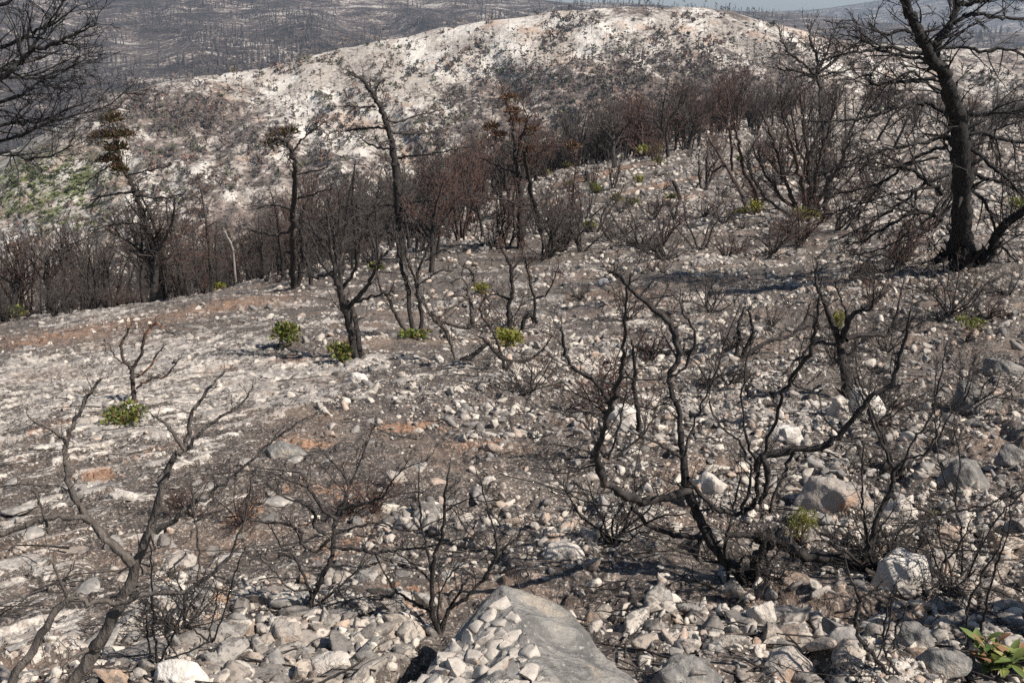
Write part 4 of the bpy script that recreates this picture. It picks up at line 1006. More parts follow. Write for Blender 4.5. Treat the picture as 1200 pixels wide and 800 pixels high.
traced('burnt_tree', 'many stemmed burnt bush with reddish trunks behind the great tree', 'tree', (945, 254), [
    [(938, 254, 7), (925, 225, 6), (915, 195, 5), (905, 160, 4), (890, 130, 2)], [(942, 254, 8), (940, 220, 7), (930, 180, 5), (918, 140, 3), (915, 115, 2)], [(948, 254, 8), (948, 210, 7), (945, 170, 5), (940, 130, 3), (938, 105, 2)],
    [(952, 254, 7), (955, 215, 6), (962, 180, 5), (975, 140, 3), (980, 115, 2)], [(955, 254, 6), (968, 220, 5), (985, 190, 4), (1000, 155, 2)], [(940, 254, 6), (915, 230, 5), (895, 200, 4), (882, 170, 2)], [(953, 252, 6), (975, 230, 4), (1000, 205, 3), (1010, 180, 2)],
    [(946, 252, 6), (950, 220, 5), (935, 170, 4), (925, 120, 2)], [(934, 254, 5), (905, 240, 4), (885, 215, 3), (875, 190, 2)]], 'bark_red', 'twig', 22, 20, 40, 2, up=.05, jit=.12, part='trunk', ang=.6)
traced('burnt_tree', 'burnt tree with flat topped umbrella crown of fine twigs, left of the great tree', 'tree', (968, 252), [
    [(968, 254, 11), (970, 220, 10), (968, 180, 9), (965, 150, 8), (961, 120, 7), (960, 100, 6), (956, 86, 5)],
    [(957, 88, 5), (940, 74, 4), (925, 62, 3), (915, 48, 2)], [(957, 86, 5), (958, 68, 4), (950, 50, 3), (948, 30, 2)], [(959, 86, 5), (978, 72, 4), (990, 60, 3), (1008, 48, 2)], [(960, 90, 4), (985, 84, 3), (1010, 80, 2)],
    [(958, 84, 4), (970, 60, 3), (975, 40, 2)], [(955, 90, 4), (935, 84, 3), (912, 80, 2)]], 'bark_mid', 'twig', 23, 22, 30, 2, up=.1, jit=.1, part='trunk')
traced('burnt_shrub', 'leaning burnt stems with reddish bark left of the many stemmed bush', 'shrub', (882, 250), [
    [(876, 250, 7), (866, 225, 6), (850, 195, 5), (838, 175, 4), (830, 160, 3), (825, 145, 1.5)], [(889, 250, 8), (884, 225, 7), (872, 200, 5), (866, 175, 4), (862, 150, 3), (855, 125, 1.5)], [(858, 200, 4), (856, 160, 4), (850, 140, 3), (842, 118, 2), (845, 105, 1.2)], [(850, 195, 4), (832, 200, 3), (830, 175, 2)]],
    'bark_red', 'twig_red', 24, 10, 32, 2, up=.08, jit=.1)
traced('burnt_bush', 'round burnt bush with rusty stems above bright green shoots on the far slope', 'shrub', (757, 182), [
    [(750, 182, 4), (742, 160, 3), (735, 130, 2)], [(755, 182, 4), (752, 155, 3), (748, 125, 2)], [(760, 182, 4), (762, 155, 3), (765, 125, 2)], [(766, 180, 4), (775, 160, 3), (788, 135, 2)], [(770, 180, 3), (785, 165, 3), (800, 145, 2)], [(752, 182, 3), (735, 168, 3), (722, 145, 2)]], 'bark_red', 'twig_red', 25, 22, 26, 2, up=.08, jit=.1)
traced('burnt_tree', 'single burnt tree with round dark crown left of the green shoots on the far slope', 'tree', (721, 196), [
    [(721, 197, 7), (719, 180, 6), (719, 165, 5), (718, 150, 4), (716, 130, 2)], [(719, 165, 3), (706, 150, 3), (698, 138, 2)], [(719, 165, 3), (732, 150, 3), (742, 138, 2)], [(719, 158, 3), (712, 138, 2)], [(719, 158, 3), (728, 138, 2)]], 'bark_mid', 'twig', 26, 26, 26, 2, up=.06, jit=.1, part='trunk')
traced('burnt_tree', 'burnt tree with spreading dark crown right of the green shoots on the far slope', 'tree', (783, 184), [
    [(783, 186, 6), (782, 170, 5), (781, 155, 4), (785, 140, 3), (795, 128, 2)], [(782, 160, 3), (770, 145, 3), (760, 130, 2)], [(781, 156, 3), (795, 145, 3), (805, 135, 2)]], 'bark_mid', 'twig', 27, 26, 28, 2, up=.06, jit=.1, part='trunk')
traced('burnt_post', 'leaning burnt post standing alone on the far slope between orange soil streaks', 'stump', (797, 234), [[(797, 236, 6), (793, 222, 6), (789, 212, 5)]], 'bark_mid', 'twig', 28, 0, part='stem')
traced('burnt_post', 'short thick burnt stump left of the orange soil streaks', 'stump', (688, 212), [[(688, 213, 9), (688, 202, 8)]], 'bark_mid', 'twig', 29, 0, part='stem')
traced('dead_snag', 'bleached pale snag among the dark burnt trees at the left', 'tree', (272, 292), [[(273, 294, 3.5), (270, 284, 3.5), (265, 275, 3), (262, 268, 2)]], 'bark_pale', 'bark_pale', 30, 0, part='trunk')
traced('fallen_tree', 'long thin burnt trunk fallen slantwise in front of the tall leaning pine', 'log', (430, 262), [[(335, 292, 5, 1.5), (380, 268, 5, .6), (430, 250, 5, -.2), (480, 240, 4, -.6), (545, 230, 2, -1)]], 'bark_mid', 'twig', 31, 3, 26, 1, foot=False, part='trunk')
traced('burnt_shrub', 'thin bare shrub with crossing stems in the bottom right shade', 'shrub', (1035, 792), [
    [(1050, 802, 8), (1030, 775, 8), (1008, 748, 8), (1003, 725, 7), (1006, 703, 6), (995, 675, 4), (990, 648, 2)], [(1005, 702, 4), (1025, 690, 3), (1035, 680, 2)], [(1005, 702, 4), (985, 698, 3), (965, 702, 2)], [(1056, 790, 7), (1042, 775, 6), (1035, 755, 5), (1040, 715, 4), (1050, 680, 2)],
    [(1040, 800, 4), (1025, 785, 3), (1040, 740, 3), (1045, 700, 2)], [(1045, 790, 5), (1010, 790, 5), (990, 780, 4)], [(1047, 760, 4), (1050, 735, 4), (1060, 720, 3), (1063, 705, 2)]], 'bark_mid', 'twig', 32, 9, 34, 2, wob=.25)
traced('burnt_shrub', 'pair of tall thin burnt stems above the broad leaved shoots', 'shrub', (1142, 755), [
    [(1142, 758, 6), (1134, 730, 5), (1134, 710, 5), (1150, 675, 4), (1165, 650, 3), (1176, 625, 3), (1180, 590, 1.5)], [(1143, 755, 5), (1152, 725, 5), (1160, 690, 4), (1170, 655, 4), (1180, 628, 2), (1186, 570, 1.5)], [(1134, 712, 3), (1118, 690, 2.5), (1098, 680, 2)], [(1160, 692, 3), (1130, 690, 3), (1100, 684, 3), (1080, 680, 2)], [(1166, 655, 3), (1186, 656, 2)]], 'bark_mid', 'twig', 33, 9, 36, 2, wob=.22)
traced('burnt_shrub', 'wispy burnt shrub with thin stems at the right edge, above the paired stems', 'shrub', (1128, 675), [
    [(1128, 676, 5), (1128, 655, 4), (1127, 625, 4), (1120, 590, 3), (1125, 540, 2.5), (1118, 500, 2)], [(1128, 676, 4), (1150, 640, 3), (1175, 600, 3), (1200, 575, 4), (1235, 545, 4)], [(1098, 603, 5), (1074, 594, 6), (1070, 590, 4)], [(1098, 603, 5), (1130, 598, 4), (1160, 590, 3), (1200, 572, 3)], [(1120, 590, 3), (1100, 540, 2.5), (1095, 470, 2), (1100, 420, 1.5)]], 'bark_mid', 'twig', 34, 9, 36, 2, wob=.2)
traced('burnt_shrub', 'thin upright burnt stems in front of the small forked burnt tree, right side', 'shrub', (1052, 560), [
    [(1052, 560, 5), (1036, 515, 4), (1018, 470, 4), (1005, 440, 3), (1002, 415, 2)], [(1054, 560, 5), (1068, 520, 4), (1090, 490, 4), (1102, 440, 3), (1110, 400, 2)], [(1050, 560, 4), (1062, 545, 4), (1085, 532, 4), (1104, 505, 3), (1118, 470, 2), (1110, 450, 1.5)]], 'bark_mid', 'twig', 35, 9, 36, 2)
traced('burnt_shrub', 'low dead twiggy shrub left of the trunk of the largest charred shrub', 'shrub', (712, 540), [
    [(712, 542, 6), (700, 520, 5), (688, 500, 4), (670, 488, 3), (640, 480, 2)], [(712, 542, 5), (722, 510, 4), (730, 480, 3), (735, 450, 2)], [(712, 542, 5), (690, 530, 4), (660, 522, 3), (630, 520, 2)], [(714, 542, 5), (740, 520, 4), (760, 500, 3), (772, 470, 2)], [(700, 552, 5), (670, 560, 4), (640, 545, 3), (610, 535, 2)], [(712, 542, 4), (740, 560, 3), (750, 590, 2)]], 'bark_mid', 'twig', 36, 12, 42, 2, wob=.22)
traced('burnt_tree', 'burnt tree out at the left whose bare boughs reach over the valley', 'tree', (-230, 520), [
    [(-230, 525, 40), (-225, 400, 32), (-215, 280, 28), (-200, 170, 24), (-185, 60, 16), (-180, -60, 9)],
    [(-205, 200, 16), (-140, 160, 14), (-70, 125, 11), (0, 92, 9), (20, 75, 8), (34, 60, 7), (55, 52, 6), (75, 45, 4), (100, 34, 2.5), (115, 28, 1.5)], [(34, 60, 5), (50, 38, 4), (65, 15, 3), (78, -5, 2)],
    [(-190, 100, 12), (-100, 80, 9), (-20, 62, 7), (25, 46, 5), (50, 35, 4), (90, 8, 2)], [(-205, 210, 12), (-100, 160, 8), (0, 120, 6), (28, 112, 5), (42, 97, 4), (62, 90, 3), (85, 78, 1.5)],
    [(-210, 250, 12), (-100, 190, 9), (0, 165, 6), (35, 155, 5), (62, 142, 4), (95, 134, 3), (125, 124, 2), (150, 106, 1.2)], [(-205, 235, 11), (-100, 175, 8), (0, 148, 5), (40, 144, 4), (80, 128, 3), (110, 118, 1.5)],
    [(-210, 270, 10), (-100, 205, 7), (0, 180, 5), (30, 187, 4), (60, 182, 3), (85, 170, 1.5)], [(-185, 60, 10), (-90, 30, 8), (0, 5, 6), (40, -10, 4), (90, -20, 2)], [(-190, 120, 9), (-90, 95, 7), (0, 82, 5), (30, 92, 3), (70, 84, 2), (105, 66, 1.2)],
    [(10, 92, 4), (50, 85, 3), (80, 70, 2), (108, 62, 1.2)]],
    'bark_black', 'bark_black', 37, 8, 62, 3, 9.5, jit=.02, part='limb', up=.03, flat=.7, rmin_px=.28, wob=.16, sub=3)

traced('burnt_tree', 'burnt tree just outside the right edge whose shadow crosses the foreground', 'tree', (1420, 800), [
    [(1420, 820, 80), (1440, 690, 64), (1410, 590, 50), (1430, 500, 30), (1400, 430, 14)], [(1430, 660, 34), (1380, 590, 26), (1350, 520, 14)], [(1435, 640, 34), (1490, 560, 24), (1500, 470, 12)],
    [(1418, 560, 34), (1440, 380, 28), (1425, 200, 22), (1450, 60, 16), (1430, -60, 8)], [(1432, 330, 14), (1400, 220, 9), (1410, 130, 5)]], 'bark_black', 'bark_black', 38, 6, 150, 3, 2.65, jit=.06, part='limb', up=.02, rmin_px=1.2, sub=3)

# ------------------------------------------------------------------ burnt scrub and forest, from a few grown variants
def variant(kind, seed):
    """returns list of (part name, mesh, child list); unit height about 1"""
    rng = np.random.default_rng(seed); T = Tubes(); W = Tubes()
    if kind == 'scrub':          # multi-stemmed dead shrub
        for k in range(int(rng.integers(4, 7))):
            a = rng.random() * 6.28; L = rng.uniform(.6, 1.0)
            pp = wander([rng.normal(0, .03), rng.normal(0, .03), -.04], [math.cos(a) * .55, math.sin(a) * .55, 1], L, 8, .14, .06, rng); rr = np.linspace(.022, .006, 9)
            T.add(pp, rr, 5, rng=rng); twigs(W, pp, rr, rng, 9, .42, .75, 2, .06, .2, .15, .0032, 4, 3)
    elif kind == 'low':          # sprawling twiggy shrub
        for k in range(int(rng.integers(6, 9))):
            a = rng.random() * 6.28; L = rng.uniform(.5, .9)
            pp = wander([0, 0, -.03], [math.cos(a), math.sin(a), .75], L, 7, .2, .02, rng); rr = np.linspace(.020, .005, 8)
            T.add(pp, rr, 5, rng=rng); twigs(W, pp, rr, rng, 9, .36, .85, 2, .03, .24, .1, .0030, 4, 3)
    elif kind == 'wiry':         # tangle of very fine bent stems
        for k in range(int(rng.integers(7, 11))):
            a = rng.random() * 6.28; L = rng.uniform(.6, 1.05)
            pp = wander([rng.normal(0, .02), rng.normal(0, .02), -.03], [math.cos(a) * .9, math.sin(a) * .9, .85], L, 9, .22, .05, rng); rr = np.linspace(.013, .004, 10)
            T.add(pp, rr, 5, rng=rng); twigs(W, pp, rr, rng, 9, .34, .8, 3, .03, .26, .12, .0026, 5, 3)
    elif kind == 'pine':         # slim trunk, whorls of level dead branches
        pp = wander([0, 0, -.03], [rng.normal(0, .06), rng.normal(0, .06), 1], 1.0, 14, .045, .02, rng); rr = np.linspace(.020, .004, 15)
        T.add(pp, rr, 6, rng=rng); twigs(W, pp, rr, rng, 46, .22, 1.45, 2, .0, .10, .25, .0018, 4, 4, .25)
    elif kind == 'tree':         # short trunk, spreading round crown
        pp = wander([0, 0, -.03], [rng.normal(0, .1), rng.normal(0, .1), 1], .55, 8, .08, .03, rng); rr = np.linspace(.026, .014, 9)
        T.add(pp, rr, 6, rng=rng)
        for k in range(7):
            a = rng.random() * 6.28; i = int(rng.integers(4, 9)); q = wander(pp[i], [math.cos(a) * .8, math.sin(a) * .8, rng.uniform(.5, 1.3)], rng.uniform(.3, .5), 6, .14, .05, rng); r2 = np.linspace(.011, .003, 7)
            T.add(q, r2, 4, rng=rng); twigs(W, q, r2, rng, 9, .24, .8, 2, .06, .2, .1, .0022, 4, 4)
    elif kind == 'maquis':       # dense vertical burnt bush, broom-like
        for k in range(10):
            a = rng.random() * 6.28; pp = wander([rng.normal(0, .05), rng.normal(0, .05), -.03], [math.cos(a) * .35, math.sin(a) * .35, 1], rng.uniform(.75, 1.05), 7, .10, .07, rng); rr = np.linspace(.013, .004, 8)
            T.add(pp, rr, 4, rng=rng); twigs(W, pp, rr, rng, 10, .30, .55, 2, .08, .16, .2, .0024, 4, 3)
    return T, W
VAR = {}
for kind, n in (('wiry', 5), ('scrub', 5), ('low', 5), ('pine', 5), ('tree', 5), ('maquis', 5)):
    for k in range(n):
        T, W = variant(kind, 900 + 31 * k + len(kind)); red = k == 3
        VAR[(kind, k)] = (T.mesh('trunk', M['bark_red' if red and kind in ('maquis', 'scrub') else 'bark_mid']), W.mesh('twigs', M['twig_red' if red or (k == 1 and kind == 'maquis') else 'twig']))
def plant(kind, k, p, h, name, label, cat, group, rng, lean=.06):
    o = empty(name, tuple(p), label, cat, group); o.rotation_euler = (rng.normal(0, lean), rng.normal(0, lean), rng.random() * 6.28); o.scale = (h, h, h)
    t, w_ = VAR[(kind, k)]; link('trunk' if kind in ('pine', 'tree') else 'stems', t, o); link('twigs', w_, o)
    return o
PX_T = lambda d: F / d
rng = np.random.default_rng(77)
SKX = [-200, 0, 100, 170, 300, 400, 470, 550, 600, 700, 750, 800, 900, 1000, 1300]
SKY = [300, 280, 262, 250, 238, 212, 186, 162, 144, 118, 106, 98, 96, 104, 120]
def cap_h(p, h, rng, slack=16):
    h = h * (.55 + .9 * float(fbm(p[0] * .09, p[1] * .09, 777, 2)))      # the belt's own height: never above its skyline
    px, py = to_px(np.asarray(p)); sk = np.interp(px, SKX, SKY) + rng.normal(0, slack)
    return max(.8, min(h, (py - sk) / F * p[1]))
LMK = [(60, 'by the left edge'), (150, 'left of the tufted leaning pine'), (250, 'right of the tufted leaning pine'), (345, 'left of the fork topped tree'), (410, 'right of the fork topped tree'),
       (470, 'left of the tall bent pine'), (540, 'right of the tall bent pine'), (611, 'left of the rusty tufted pine'), (680, 'right of the rusty tufted pine'), (740, 'by the round crowned far tree'),
       (800, 'by the rusty far bush'), (880, 'behind the leaning red stems'), (950, 'behind the many stemmed bush'), (1060, 'left of the great tree'), (1130, 'just behind the great tree'), (9999, 'right of the great tree')]
def near_what(px): return [b_ for a, b_ in LMK if px < a][0]
def band(n, px0, px1, rows, kinds, hts, name, labels, cat, group, avoid=(), kk=5):
    """rows: (py low, py high) as functions of px; heights in metres"""
    out = 0
    for _ in range(n * 3):
        if out >= n: break
        px = rng.uniform(px0, px1); a, b_ = rows(px); py = rng.uniform(a, b_)
        if any(abs(px - x) < r and abs(py - y) < q for x, y, r, q in avoid): continue
        g = hit(px, py); kind = kinds[int(rng.integers(len(kinds)))]; k = int(rng.integers(kk))
        lab = labels(px, py, kind, k); h = rng.uniform(*hts) * (1.0 if kind != 'low' else .75)
        plant(kind, k, g, h, name, lab, cat, group, rng); out += 1
# scrub on the slope
def crest(px): return np.interp(px, [-50, 0, 170, 330, 450, 600, 700, 800, 900, 1000, 1250], [380, 372, 346, 310, 285, 215, 178, 150, 130, 130, 140])
RED = lambda i: 'reddish' if i == 3 else 'blackened'
SH = {'wiry': 'wiry', 'low': 'sprawling', 'scrub': 'upright', 'maquis': 'broom like', 'pine': 'slim', 'tree': 'round crowned'}
def rows_lab(where): return lambda x, y, k, i: '%s %s dead shrub %s, %s' % (SH[k], RED(i), where, near_what(x))
band(64, 610, 1120, lambda px: (222, 312), ('low', 'scrub', 'low'), (.9, 1.7), 'burnt_scrub', rows_lab('on the stony mid slope'), 'shrub', 'dead shrubs on the stony mid slope')
band(44, 690, 1250, lambda px: (165, 240), ('scrub', 'low', 'maquis'), (1.3, 2.4), 'burnt_scrub', rows_lab('on the far slope'), 'shrub', 'dead shrubs on the upper far slope')
band(26, 640, 1190, lambda px: (312, 420), ('low',), (.4, .8), 'burnt_scrub', rows_lab('among pale stones'), 'shrub', 'wiry dead shrubs below the great tree')
band(24, 180, 440, lambda px: (crest(px) - 2, crest(px) + 20), ('low', 'scrub'), (.6, 1.3), 'burnt_scrub', rows_lab('before the left belt'), 'shrub', 'dead shrubs at the foot of the left tree belt')
band(16, -10, 170, lambda px: (crest(px) - 6, crest(px) + 12), ('low', 'scrub', 'low'), (.5, 1.0), 'burnt_scrub', rows_lab('on the left crest'), 'shrub', 'dead bushes on the crest at the left edge')
band(26, 470, 700, lambda px: (255, 298), ('low', 'scrub'), (.9, 1.8), 'burnt_scrub', rows_lab('before the central belt'), 'shrub', 'dead shrubs in front of the central tree belt')
band(13, 570, 1190, lambda px: (360, 520), ('low', 'wiry', 'wiry'), (.4, .85), 'burnt_scrub', rows_lab('between near rocks'), 'shrub', 'wiry dead shrubs between near rocks')
band(7, 560, 1190, lambda px: (520, 740), ('wiry',), (.22, .5), 'burnt_scrub', rows_lab('between the nearest rocks'), 'shrub', 'wiry dead shrubs among the nearest rocks')
band(5, 190, 560, lambda px: (540, 760), ('wiry',), (.2, .42), 'burnt_scrub', rows_lab('on the lower left rocks'), 'shrub', 'wiry dead shrubs on the lower left rocks')
band(38, 190, 700, lambda px: (max(250, min(crest(px) + 2, 316)), 325), ('pine', 'pine', 'tree'), (1.4, 3.0), 'burnt_tree', lambda x, y, k, i: 'slender %s %s tree standing in the open, %s' % (RED(i), 'bare' if k == 'pine' else 'branchy', near_what(x)), 'tree', 'slender burnt trees in the open')
# the near edge of the burnt forest, tree by tree; u = sideways over forward distance
KN = {'pine': 'slim straight %s burnt tree', 'tree': 'round crowned %s burnt tree', 'maquis': 'broom like %s burnt bush'}
for (n, x0, x1, d0, d1, kinds, ht, where) in (
    (50, -40, 330, 24, 52, ('pine', 'pine', 'maquis', 'tree', 'pine'), (2.2, 4.0), 'at the left'),
    (46, 330, 610, 30, 75, ('pine', 'tree', 'maquis', 'pine'), (2.8, 5.2), 'at the centre'),
    (46, 610, 860, 66, 98, ('maquis', 'tree', 'pine', 'pine'), (3.0, 5.4), 'along the far crest'),
    (30, 860, 1260, 50, 105, ('maquis', 'tree', 'pine', 'pine'), (2.6, 5.0), 'at the right')):
    for _ in range(n):
        px = rng.uniform(x0, x1); d = rng.uniform(d0, d1); u = (px - 600) / F / .98; x = u * d
        p = np.array([x, d, float(ground_z(x, d))]); kind = kinds[int(rng.integers(len(kinds)))]; k = int(rng.integers(5))
        h = cap_h(p, rng.uniform(*ht) * 1.15, rng, 20)
        plant(kind, k, p, h, 'burnt_tree', (KN[kind] % RED(k)) + ' in the belt, ' + near_what(px) + (', %s' % ('tall' if h > .55 * (ht[0] + ht[1]) else 'short')), 'tree', 'burnt trees in the belt', rng)

# the forest behind them: one mass
def gn_mass(name, pts, scl, rot, idx, meshes, label):
    src = bpy.data.collections.new(name + '_sources')
    for k, me in enumerate(meshes):
        o = bpy.data.objects.new('%s_source_%02d' % (name, k), me); src.objects.link(o)
    me = bpy.data.meshes.new(name); me.vertices.add(len(pts)); me.vertices.foreach_set('co', np.asarray(pts, np.float32).ravel())
    for nm, ty, v, pr in (('scl', 'FLOAT', scl, 'value'), ('rot', 'FLOAT_VECTOR', rot, 'vector'), ('idx', 'INT', idx, 'value')):
        a = me.attributes.new(nm, ty, 'POINT'); a.data.foreach_set(pr, np.asarray(v, np.int32 if ty == 'INT' else np.float32).ravel())
    o = link(name, me, kind='stuff', label=label)
    ng = bpy.data.node_groups.new(name, 'GeometryNodeTree')
    ng.interface.new_socket('Geometry', in_out='INPUT', socket_type='NodeSocketGeometry'); ng.interface.new_socket('Geometry', in_out='OUTPUT', socket_type='NodeSocketGeometry')
    a = ng.nodes.new('NodeGroupInput'); z = ng.nodes.new('NodeGroupOutput'); ip = ng.nodes.new('GeometryNodeInstanceOnPoints'); ci = ng.nodes.new('GeometryNodeCollectionInfo')
    ci.inputs[0].default_value = src; ci.inputs['Separate Children'].default_value = True; ci.inputs['Reset Children'].default_value = True
    L = ng.links.new; L(a.outputs[0], ip.inputs['Points']); L(ci.outputs[0], ip.inputs['Instance']); ip.inputs['Pick Instance'].default_value = True
    for nm, ty, sk in (('scl', 'FLOAT', 'Scale'), ('rot', 'FLOAT_VECTOR', 'Rotation'), ('idx', 'INT', 'Instance Index')):
        q = ng.nodes.new('GeometryNodeInputNamedAttribute'); q.data_type = ty; q.inputs[0].default_value = nm; L(q.outputs[0], ip.inputs[sk])
    L(ip.outputs[0], z.inputs[0])
    md = o.modifiers.new('scatter', 'NODES'); md.node_group = ng
    return o
rng = np.random.default_rng(5)
merged = []
for kind in ('pine', 'maquis', 'tree'):
    for k in range(5):
        T, W = variant(kind, 900 + 31 * k + len(kind)); red = k == 3
        merged.append(T.mesh('t', M['bark_mid'])); merged.append(W.mesh('w', M['twig_red' if red or (k == 1 and kind == 'maquis') else 'twig']))
pts, scl, rot, idx = [], [], [], []
def put(x, y, h, kd):
    z = float(ground_z(x, y)); h = cap_h((x, y, z), h * 1.1, rng, 18); r = (rng.normal(0, .06), rng.normal(0, .06), rng.random() * 6.28); k = int(rng.integers(5))
    for j in (0, 1): pts.append((x, y, z)); scl.append(h); rot.append(r); idx.append(kd * 10 + k * 2 + j)
cu = (np.arange(-200, 1401, 100) - 600) / F / .98
# crest distance: beyond it the mass begins
cr_d = np.interp(cu, (np.array([-200, 0, 170, 330, 450, 600, 700, 800, 900, 1000, 1250]) - 600) / F / .98, [20, 22, 27, 33, 44, 62, 72, 90, 92, 90, 85])
for _ in range(1350):
    u = rng.uniform(-.72, .66); c = np.interp(u, cu, cr_d); left = sstep(.05, -.2, u)
    y = c + 11 * left + (175 - c) * rng.random() ** 1.4 * (.55 + .45 * left)
    if fbm(u * y * .07, y * .07, 888, 3) < .45: continue
    put(u * y, y, rng.uniform(2.2, 4.8), int(rng.choice(3, p=[.48, .24, .28])))
gn_mass('burnt_forest', pts, scl, rot, idx, merged, 'dense burnt woodland filling the valley below the crest')

# charred sticks lying on the ground
T = Tubes()
for k in range(900):
    px, py = rng.uniform(-20, 1220), rng.uniform(300, 815)
    if px < 560 and rng.random() < .55: continue
    q = (400 - py) / F; Y = CP + q * SP; u = (px - 600) / F / Y; s = (-SP + q * CP) / Y
    gz = base_z(u * _dd[::6], _dd[::6]); kk = np.argmax(gz > s * _dd[::6]); d = _dd[::6][kk]; L = rng.uniform(.08, .5) * (.6 + .06 * d); a = rng.random() * 3.14
    x0, y0 = u * d, d; n = 5; t = np.linspace(-.5, .5, n)
    xs = x0 + np.cos(a) * L * t + rng.normal(0, L * .04, n); ys = y0 + np.sin(a) * L * t + rng.normal(0, L * .04, n)
    zs = ground_z(xs, ys); zs = np.linspace(zs[0], zs[-1], n) * .5 + zs * .5 + .01 + rng.random() * .03
    r = rng.uniform(.0015, .006) * (.7 + .05 * d); T.add(np.column_stack([xs, ys, zs]), np.linspace(r, r * .4, n), 4, rng=rng)
link('charred_sticks', T.mesh('charred_sticks', M['bark_mid']), kind='stuff', label='charred sticks and twigs fallen on the burnt ground')

# ------------------------------------------------------------------ growth on the white hill
def clump(rng, n=16, h=1.0):
    o = rng.normal(0, 1, (n, 3)); o /= np.linalg.norm(o, axis=1, keepdims=True); o[:, 2] = np.abs(o[:, 2])
    c = o * (rng.random((n, 1)) ** .4) * np.array([.5, .5, .5 * h]) + [0, 0, .15 * h]
    a = rng.normal(0, .2, (n, 3, 3)); return c[:, None, :] + a
def surface_pick(V, A, n, wfun):
    nr, nc = V.shape[:2]; px, py = to_px(V); t = np.arange(nr)[:, None] / nr * 1.5 + 0 * px
    area = np.abs(np.gradient(px, axis=1) * np.gradient(py, axis=0)); ok = (t < 1.03) & (px > -60) & (px < 1260)
    wt = (wfun(px, py) * area * ok).ravel(); wt = np.maximum(wt, 0); wt /= wt.sum()
    i = rng.choice(len(wt), n, p=wt); J = V.reshape(-1, 3)[i]
    r = i // nc; c = i % nc; r2 = np.clip(r + 1, 0, nr - 1); c2 = np.clip(c + 1, 0, nc - 1)
    f, g_ = rng.random((n, 1)), rng.random((n, 1)); J = J + (V[r2, c] - J) * f + (V[r, c2] - J) * g_
    return J, px.ravel()[i], py.ravel()[i]
def bl2(px, py, cx, cy, rx, ry): return np.exp(-(((px - cx) / rx) ** 2 + ((py - cy) / ry) ** 2))
def hw(px, py):
    n = fbm(px / 38, py / 24, 201, 4)
    w_ = .12 + 2.0 * sstep(.48, .60, n) + .8 * bl2(px, py, 220, 145, 90, 28) - .3 * bl2(px, py, 200, 220, 160, 40) + bl2(px, py, 330, 190, 90, 40) + .9 * bl2(px, py, 820, 95, 200, 30) + .6 * bl2(px, py, 620, 115, 130, 34) + 3.2 * bl2(px, py, 52, 222, 70, 36)
    return w_ * (.4 + .6 * sstep(.35, .5, fbm(px / 12, py / 9, 222, 2)))
J, jx, jy = surface_pick(HV, HA, 12500, hw)
CC = np.array([[.10, .088, .08], [.15, .13, .118], [.19, .165, .15], [.22, .15, .12], [.13, .13, .08]])
sizes = .6 + 1.9 * rng.random(len(J)) ** 2.2
gmask = bl2(jx, jy, 52, 222, 75, 40) > rng.random(len(J)) * .75
ordr = np.argsort(-(sizes / J[:, 1])); ordr = ordr[(jx[ordr] > 0)]
vis = [i for i in ordr if jx[i] < 1200][:260]
SB = {}
for nm, col in (('grey', (.15, .13, .12)), ('brown', (.21, .14, .11)), ('green', (.085, .105, .03)), ('black', (.09, .08, .075))):
    for k in range(2):
        tr = clump(rng, 34); SB[(nm, k)] = mesh_np('bush', tr.reshape(-1, 3), np.arange(len(tr) * 3).reshape(-1, 3), M['bushcol'], cols=np.repeat(np.array(col)[None] * rng.uniform(.7, 1.3, (len(tr), 1)), 3, 0))
HP_ = [(-100, 120, 'on the left spur of the white hill'), (120, 300, 'on the dark wooded shoulder of the white hill'), (300, 520, 'on the pale gullied face of the white hill'), (520, 760, 'on the broad face below the white summit'), (760, 1300, 'on the right shoulder of the white hill')]
for i in vis:
    c = 'green' if gmask[i] else ('grey', 'brown', 'black', 'grey')[int(rng.integers(4))]; place = [q[2] for q in HP_ if q[0] <= jx[i] < q[1]][0]
    o = link('hillside_bush', SB[(c, int(rng.integers(2)))], None, tuple(J[i]), label='tiny %s bush %s' % ({'grey': 'grey burnt', 'brown': 'brown scorched', 'green': 'unburnt green', 'black': 'blackened'}[c], place), category='bush', group='%s bushes %s' % (c, place))
    s = sizes[i] * 1.1; o.scale = (s, s, s * (.5 if c == 'green' else rng.uniform(.8, 1.2))); o.rotation_euler = (0, 0, rng.random() * 6.28)
vs = set(vis); TV, TC = [], []
for i in range(len(J)):
    if i in vs: continue
    tr = clump(rng, 15) * sizes[i] * 1.1 * np.array([1, 1, .5 if gmask[i] else rng.uniform(.8, 1.5)]) + J[i]
    c = (np.array([.10, .115, .035]) * rng.uniform(.4, 1.3) if gmask[i] else CC[int(rng.integers(5))]) * rng.uniform(.75, 1.25)
    TV.append(tr.reshape(-1, 3)); TC.append(np.repeat(c[None], tr.shape[0] * 3, 0))
TV = np.concatenate(TV); TC = np.concatenate(TC)
link('hillside_scrub', mesh_np('hillside_scrub', TV, np.arange(len(TV)).reshape(-1, 3), M['bushcol'], cols=TC), kind='stuff', label='burnt scrub dotted over the white hill')
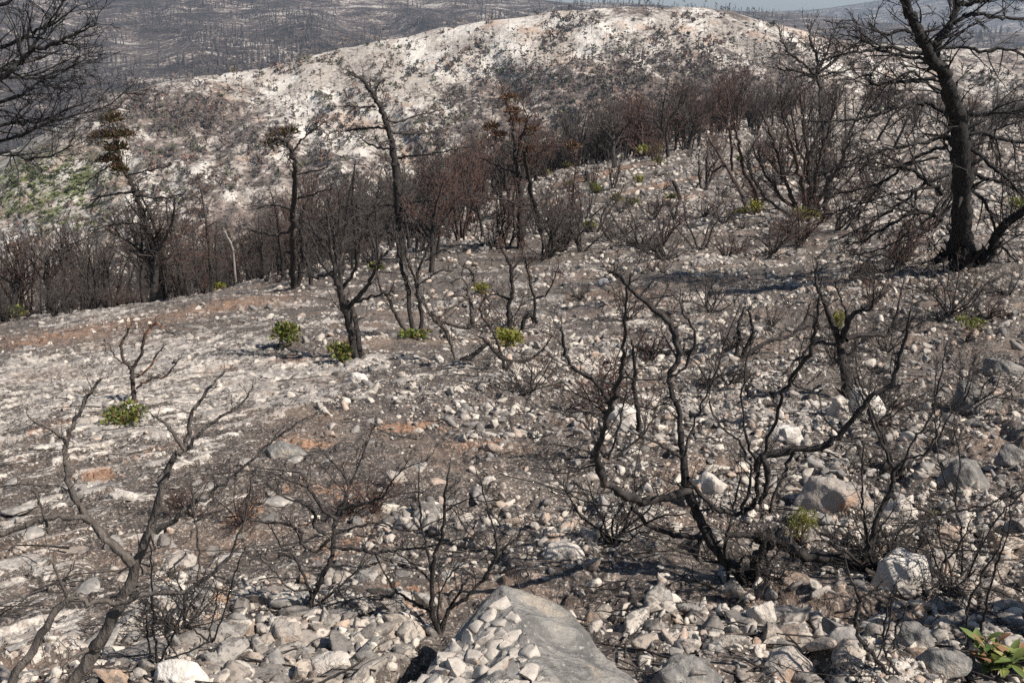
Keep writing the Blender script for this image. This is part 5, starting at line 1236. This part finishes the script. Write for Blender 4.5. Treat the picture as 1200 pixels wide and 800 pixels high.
# thin dead trunks on the hill and the slopes behind, each a tapering three sided stick with a few twig blades
def sticks(name, V, n, wf, h0, h1, cols, label, wid=.05):
    Jn, ax, ay = surface_pick(V, None, n, wf); VV, FF, C_ = [], [], []; k = 0
    for p in Jn:
        h = rng.uniform(h0, h1); lean = rng.normal(0, .07, 2) * h; top = p + [lean[0], lean[1], h]; r = h * wid * .28
        th = np.arange(3) * 2.094 + rng.random(); ring = p + np.column_stack([np.cos(th) * r, np.sin(th) * r, np.full(3, -.3)])
        VV += [ring, top[None]]; FF += [[k, k + 1, k + 3], [k + 1, k + 2, k + 3], [k + 2, k, k + 3]]; k += 4; nb = 4
        for j in range(5):
            q = p + (top - p) * rng.uniform(.35, .95); a = rng.random() * 6.28; l = h * rng.uniform(.12, .3); e = q + [math.cos(a) * l, math.sin(a) * l, l * rng.uniform(-.1, .5)]
            VV += [np.array([q + [0, 0, h * .05], q - [0, 0, h * .05], e])]; FF += [[k, k + 1, k + 2]]; k += 3; nb += 3
        C_.append(np.repeat((np.array(cols[int(rng.integers(len(cols)))]) * rng.uniform(.7, 1.3))[None], nb, 0))
    link(name, mesh_np(name, np.concatenate(VV), np.array(FF), M['bushcol'], cols=np.concatenate(C_)), kind='stuff', label=label)
DK = [(.075, .065, .06), (.10, .09, .08), (.14, .12, .11), (.13, .085, .07)]
sticks('hillside_trunks', HV, 4600, lambda x, y: .3 + 1.8 * bl2(x, y, 760, 90, 200, 26) + 1.2 * bl2(x, y, 220, 140, 110, 35) + .8 * bl2(x, y, 560, 130, 80, 22) + .8 * bl2(x, y, 900, 90, 80, 30), 3, 6.5, DK, 'thin dead trunks standing on the white hill')
sticks('far_forest', FV, 14000, lambda x, y: sstep(.40, .60, fbm(x / 60, y / 11, 301, 4)) + .05, 6, 12, [(.05, .045, .043), (.075, .065, .06), (.06, .05, .05)], 'burnt forest covering the far slopes', .35)
sticks('mountain_forest', MV, 1500, lambda x, y: sstep(.42, .6, fbm(x / 30, y / 9, 311, 3)) + .05, 10, 18, [(.05, .045, .043), (.07, .065, .06)], 'burnt forest on the distant mountain', .5)

# ------------------------------------------------------------------ haze
bm = bmesh.new(); bmesh.ops.create_cube(bm, size=1); me = bpy.data.meshes.new('haze'); bm.to_mesh(me); bm.free()
hz = link('haze', me, kind='stuff', label='pale summer haze over the valleys')
hz.scale = (16000, 16000, 440); hz.location = (0, 0, -40)
hm = bpy.data.materials.new('haze_air'); hm.use_nodes = True; t = hm.node_tree; t.nodes.remove(t.nodes['Principled BSDF'])
v = t.nodes.new('ShaderNodeVolumePrincipled'); v.inputs['Color'].default_value = (.66, .82, 1.0, 1); v.inputs['Density'].default_value = .00014; v.inputs['Anisotropy'].default_value = .2
t.links.new(v.outputs[0], t.nodes['Material Output'].inputs['Volume']); me.materials.append(hm)
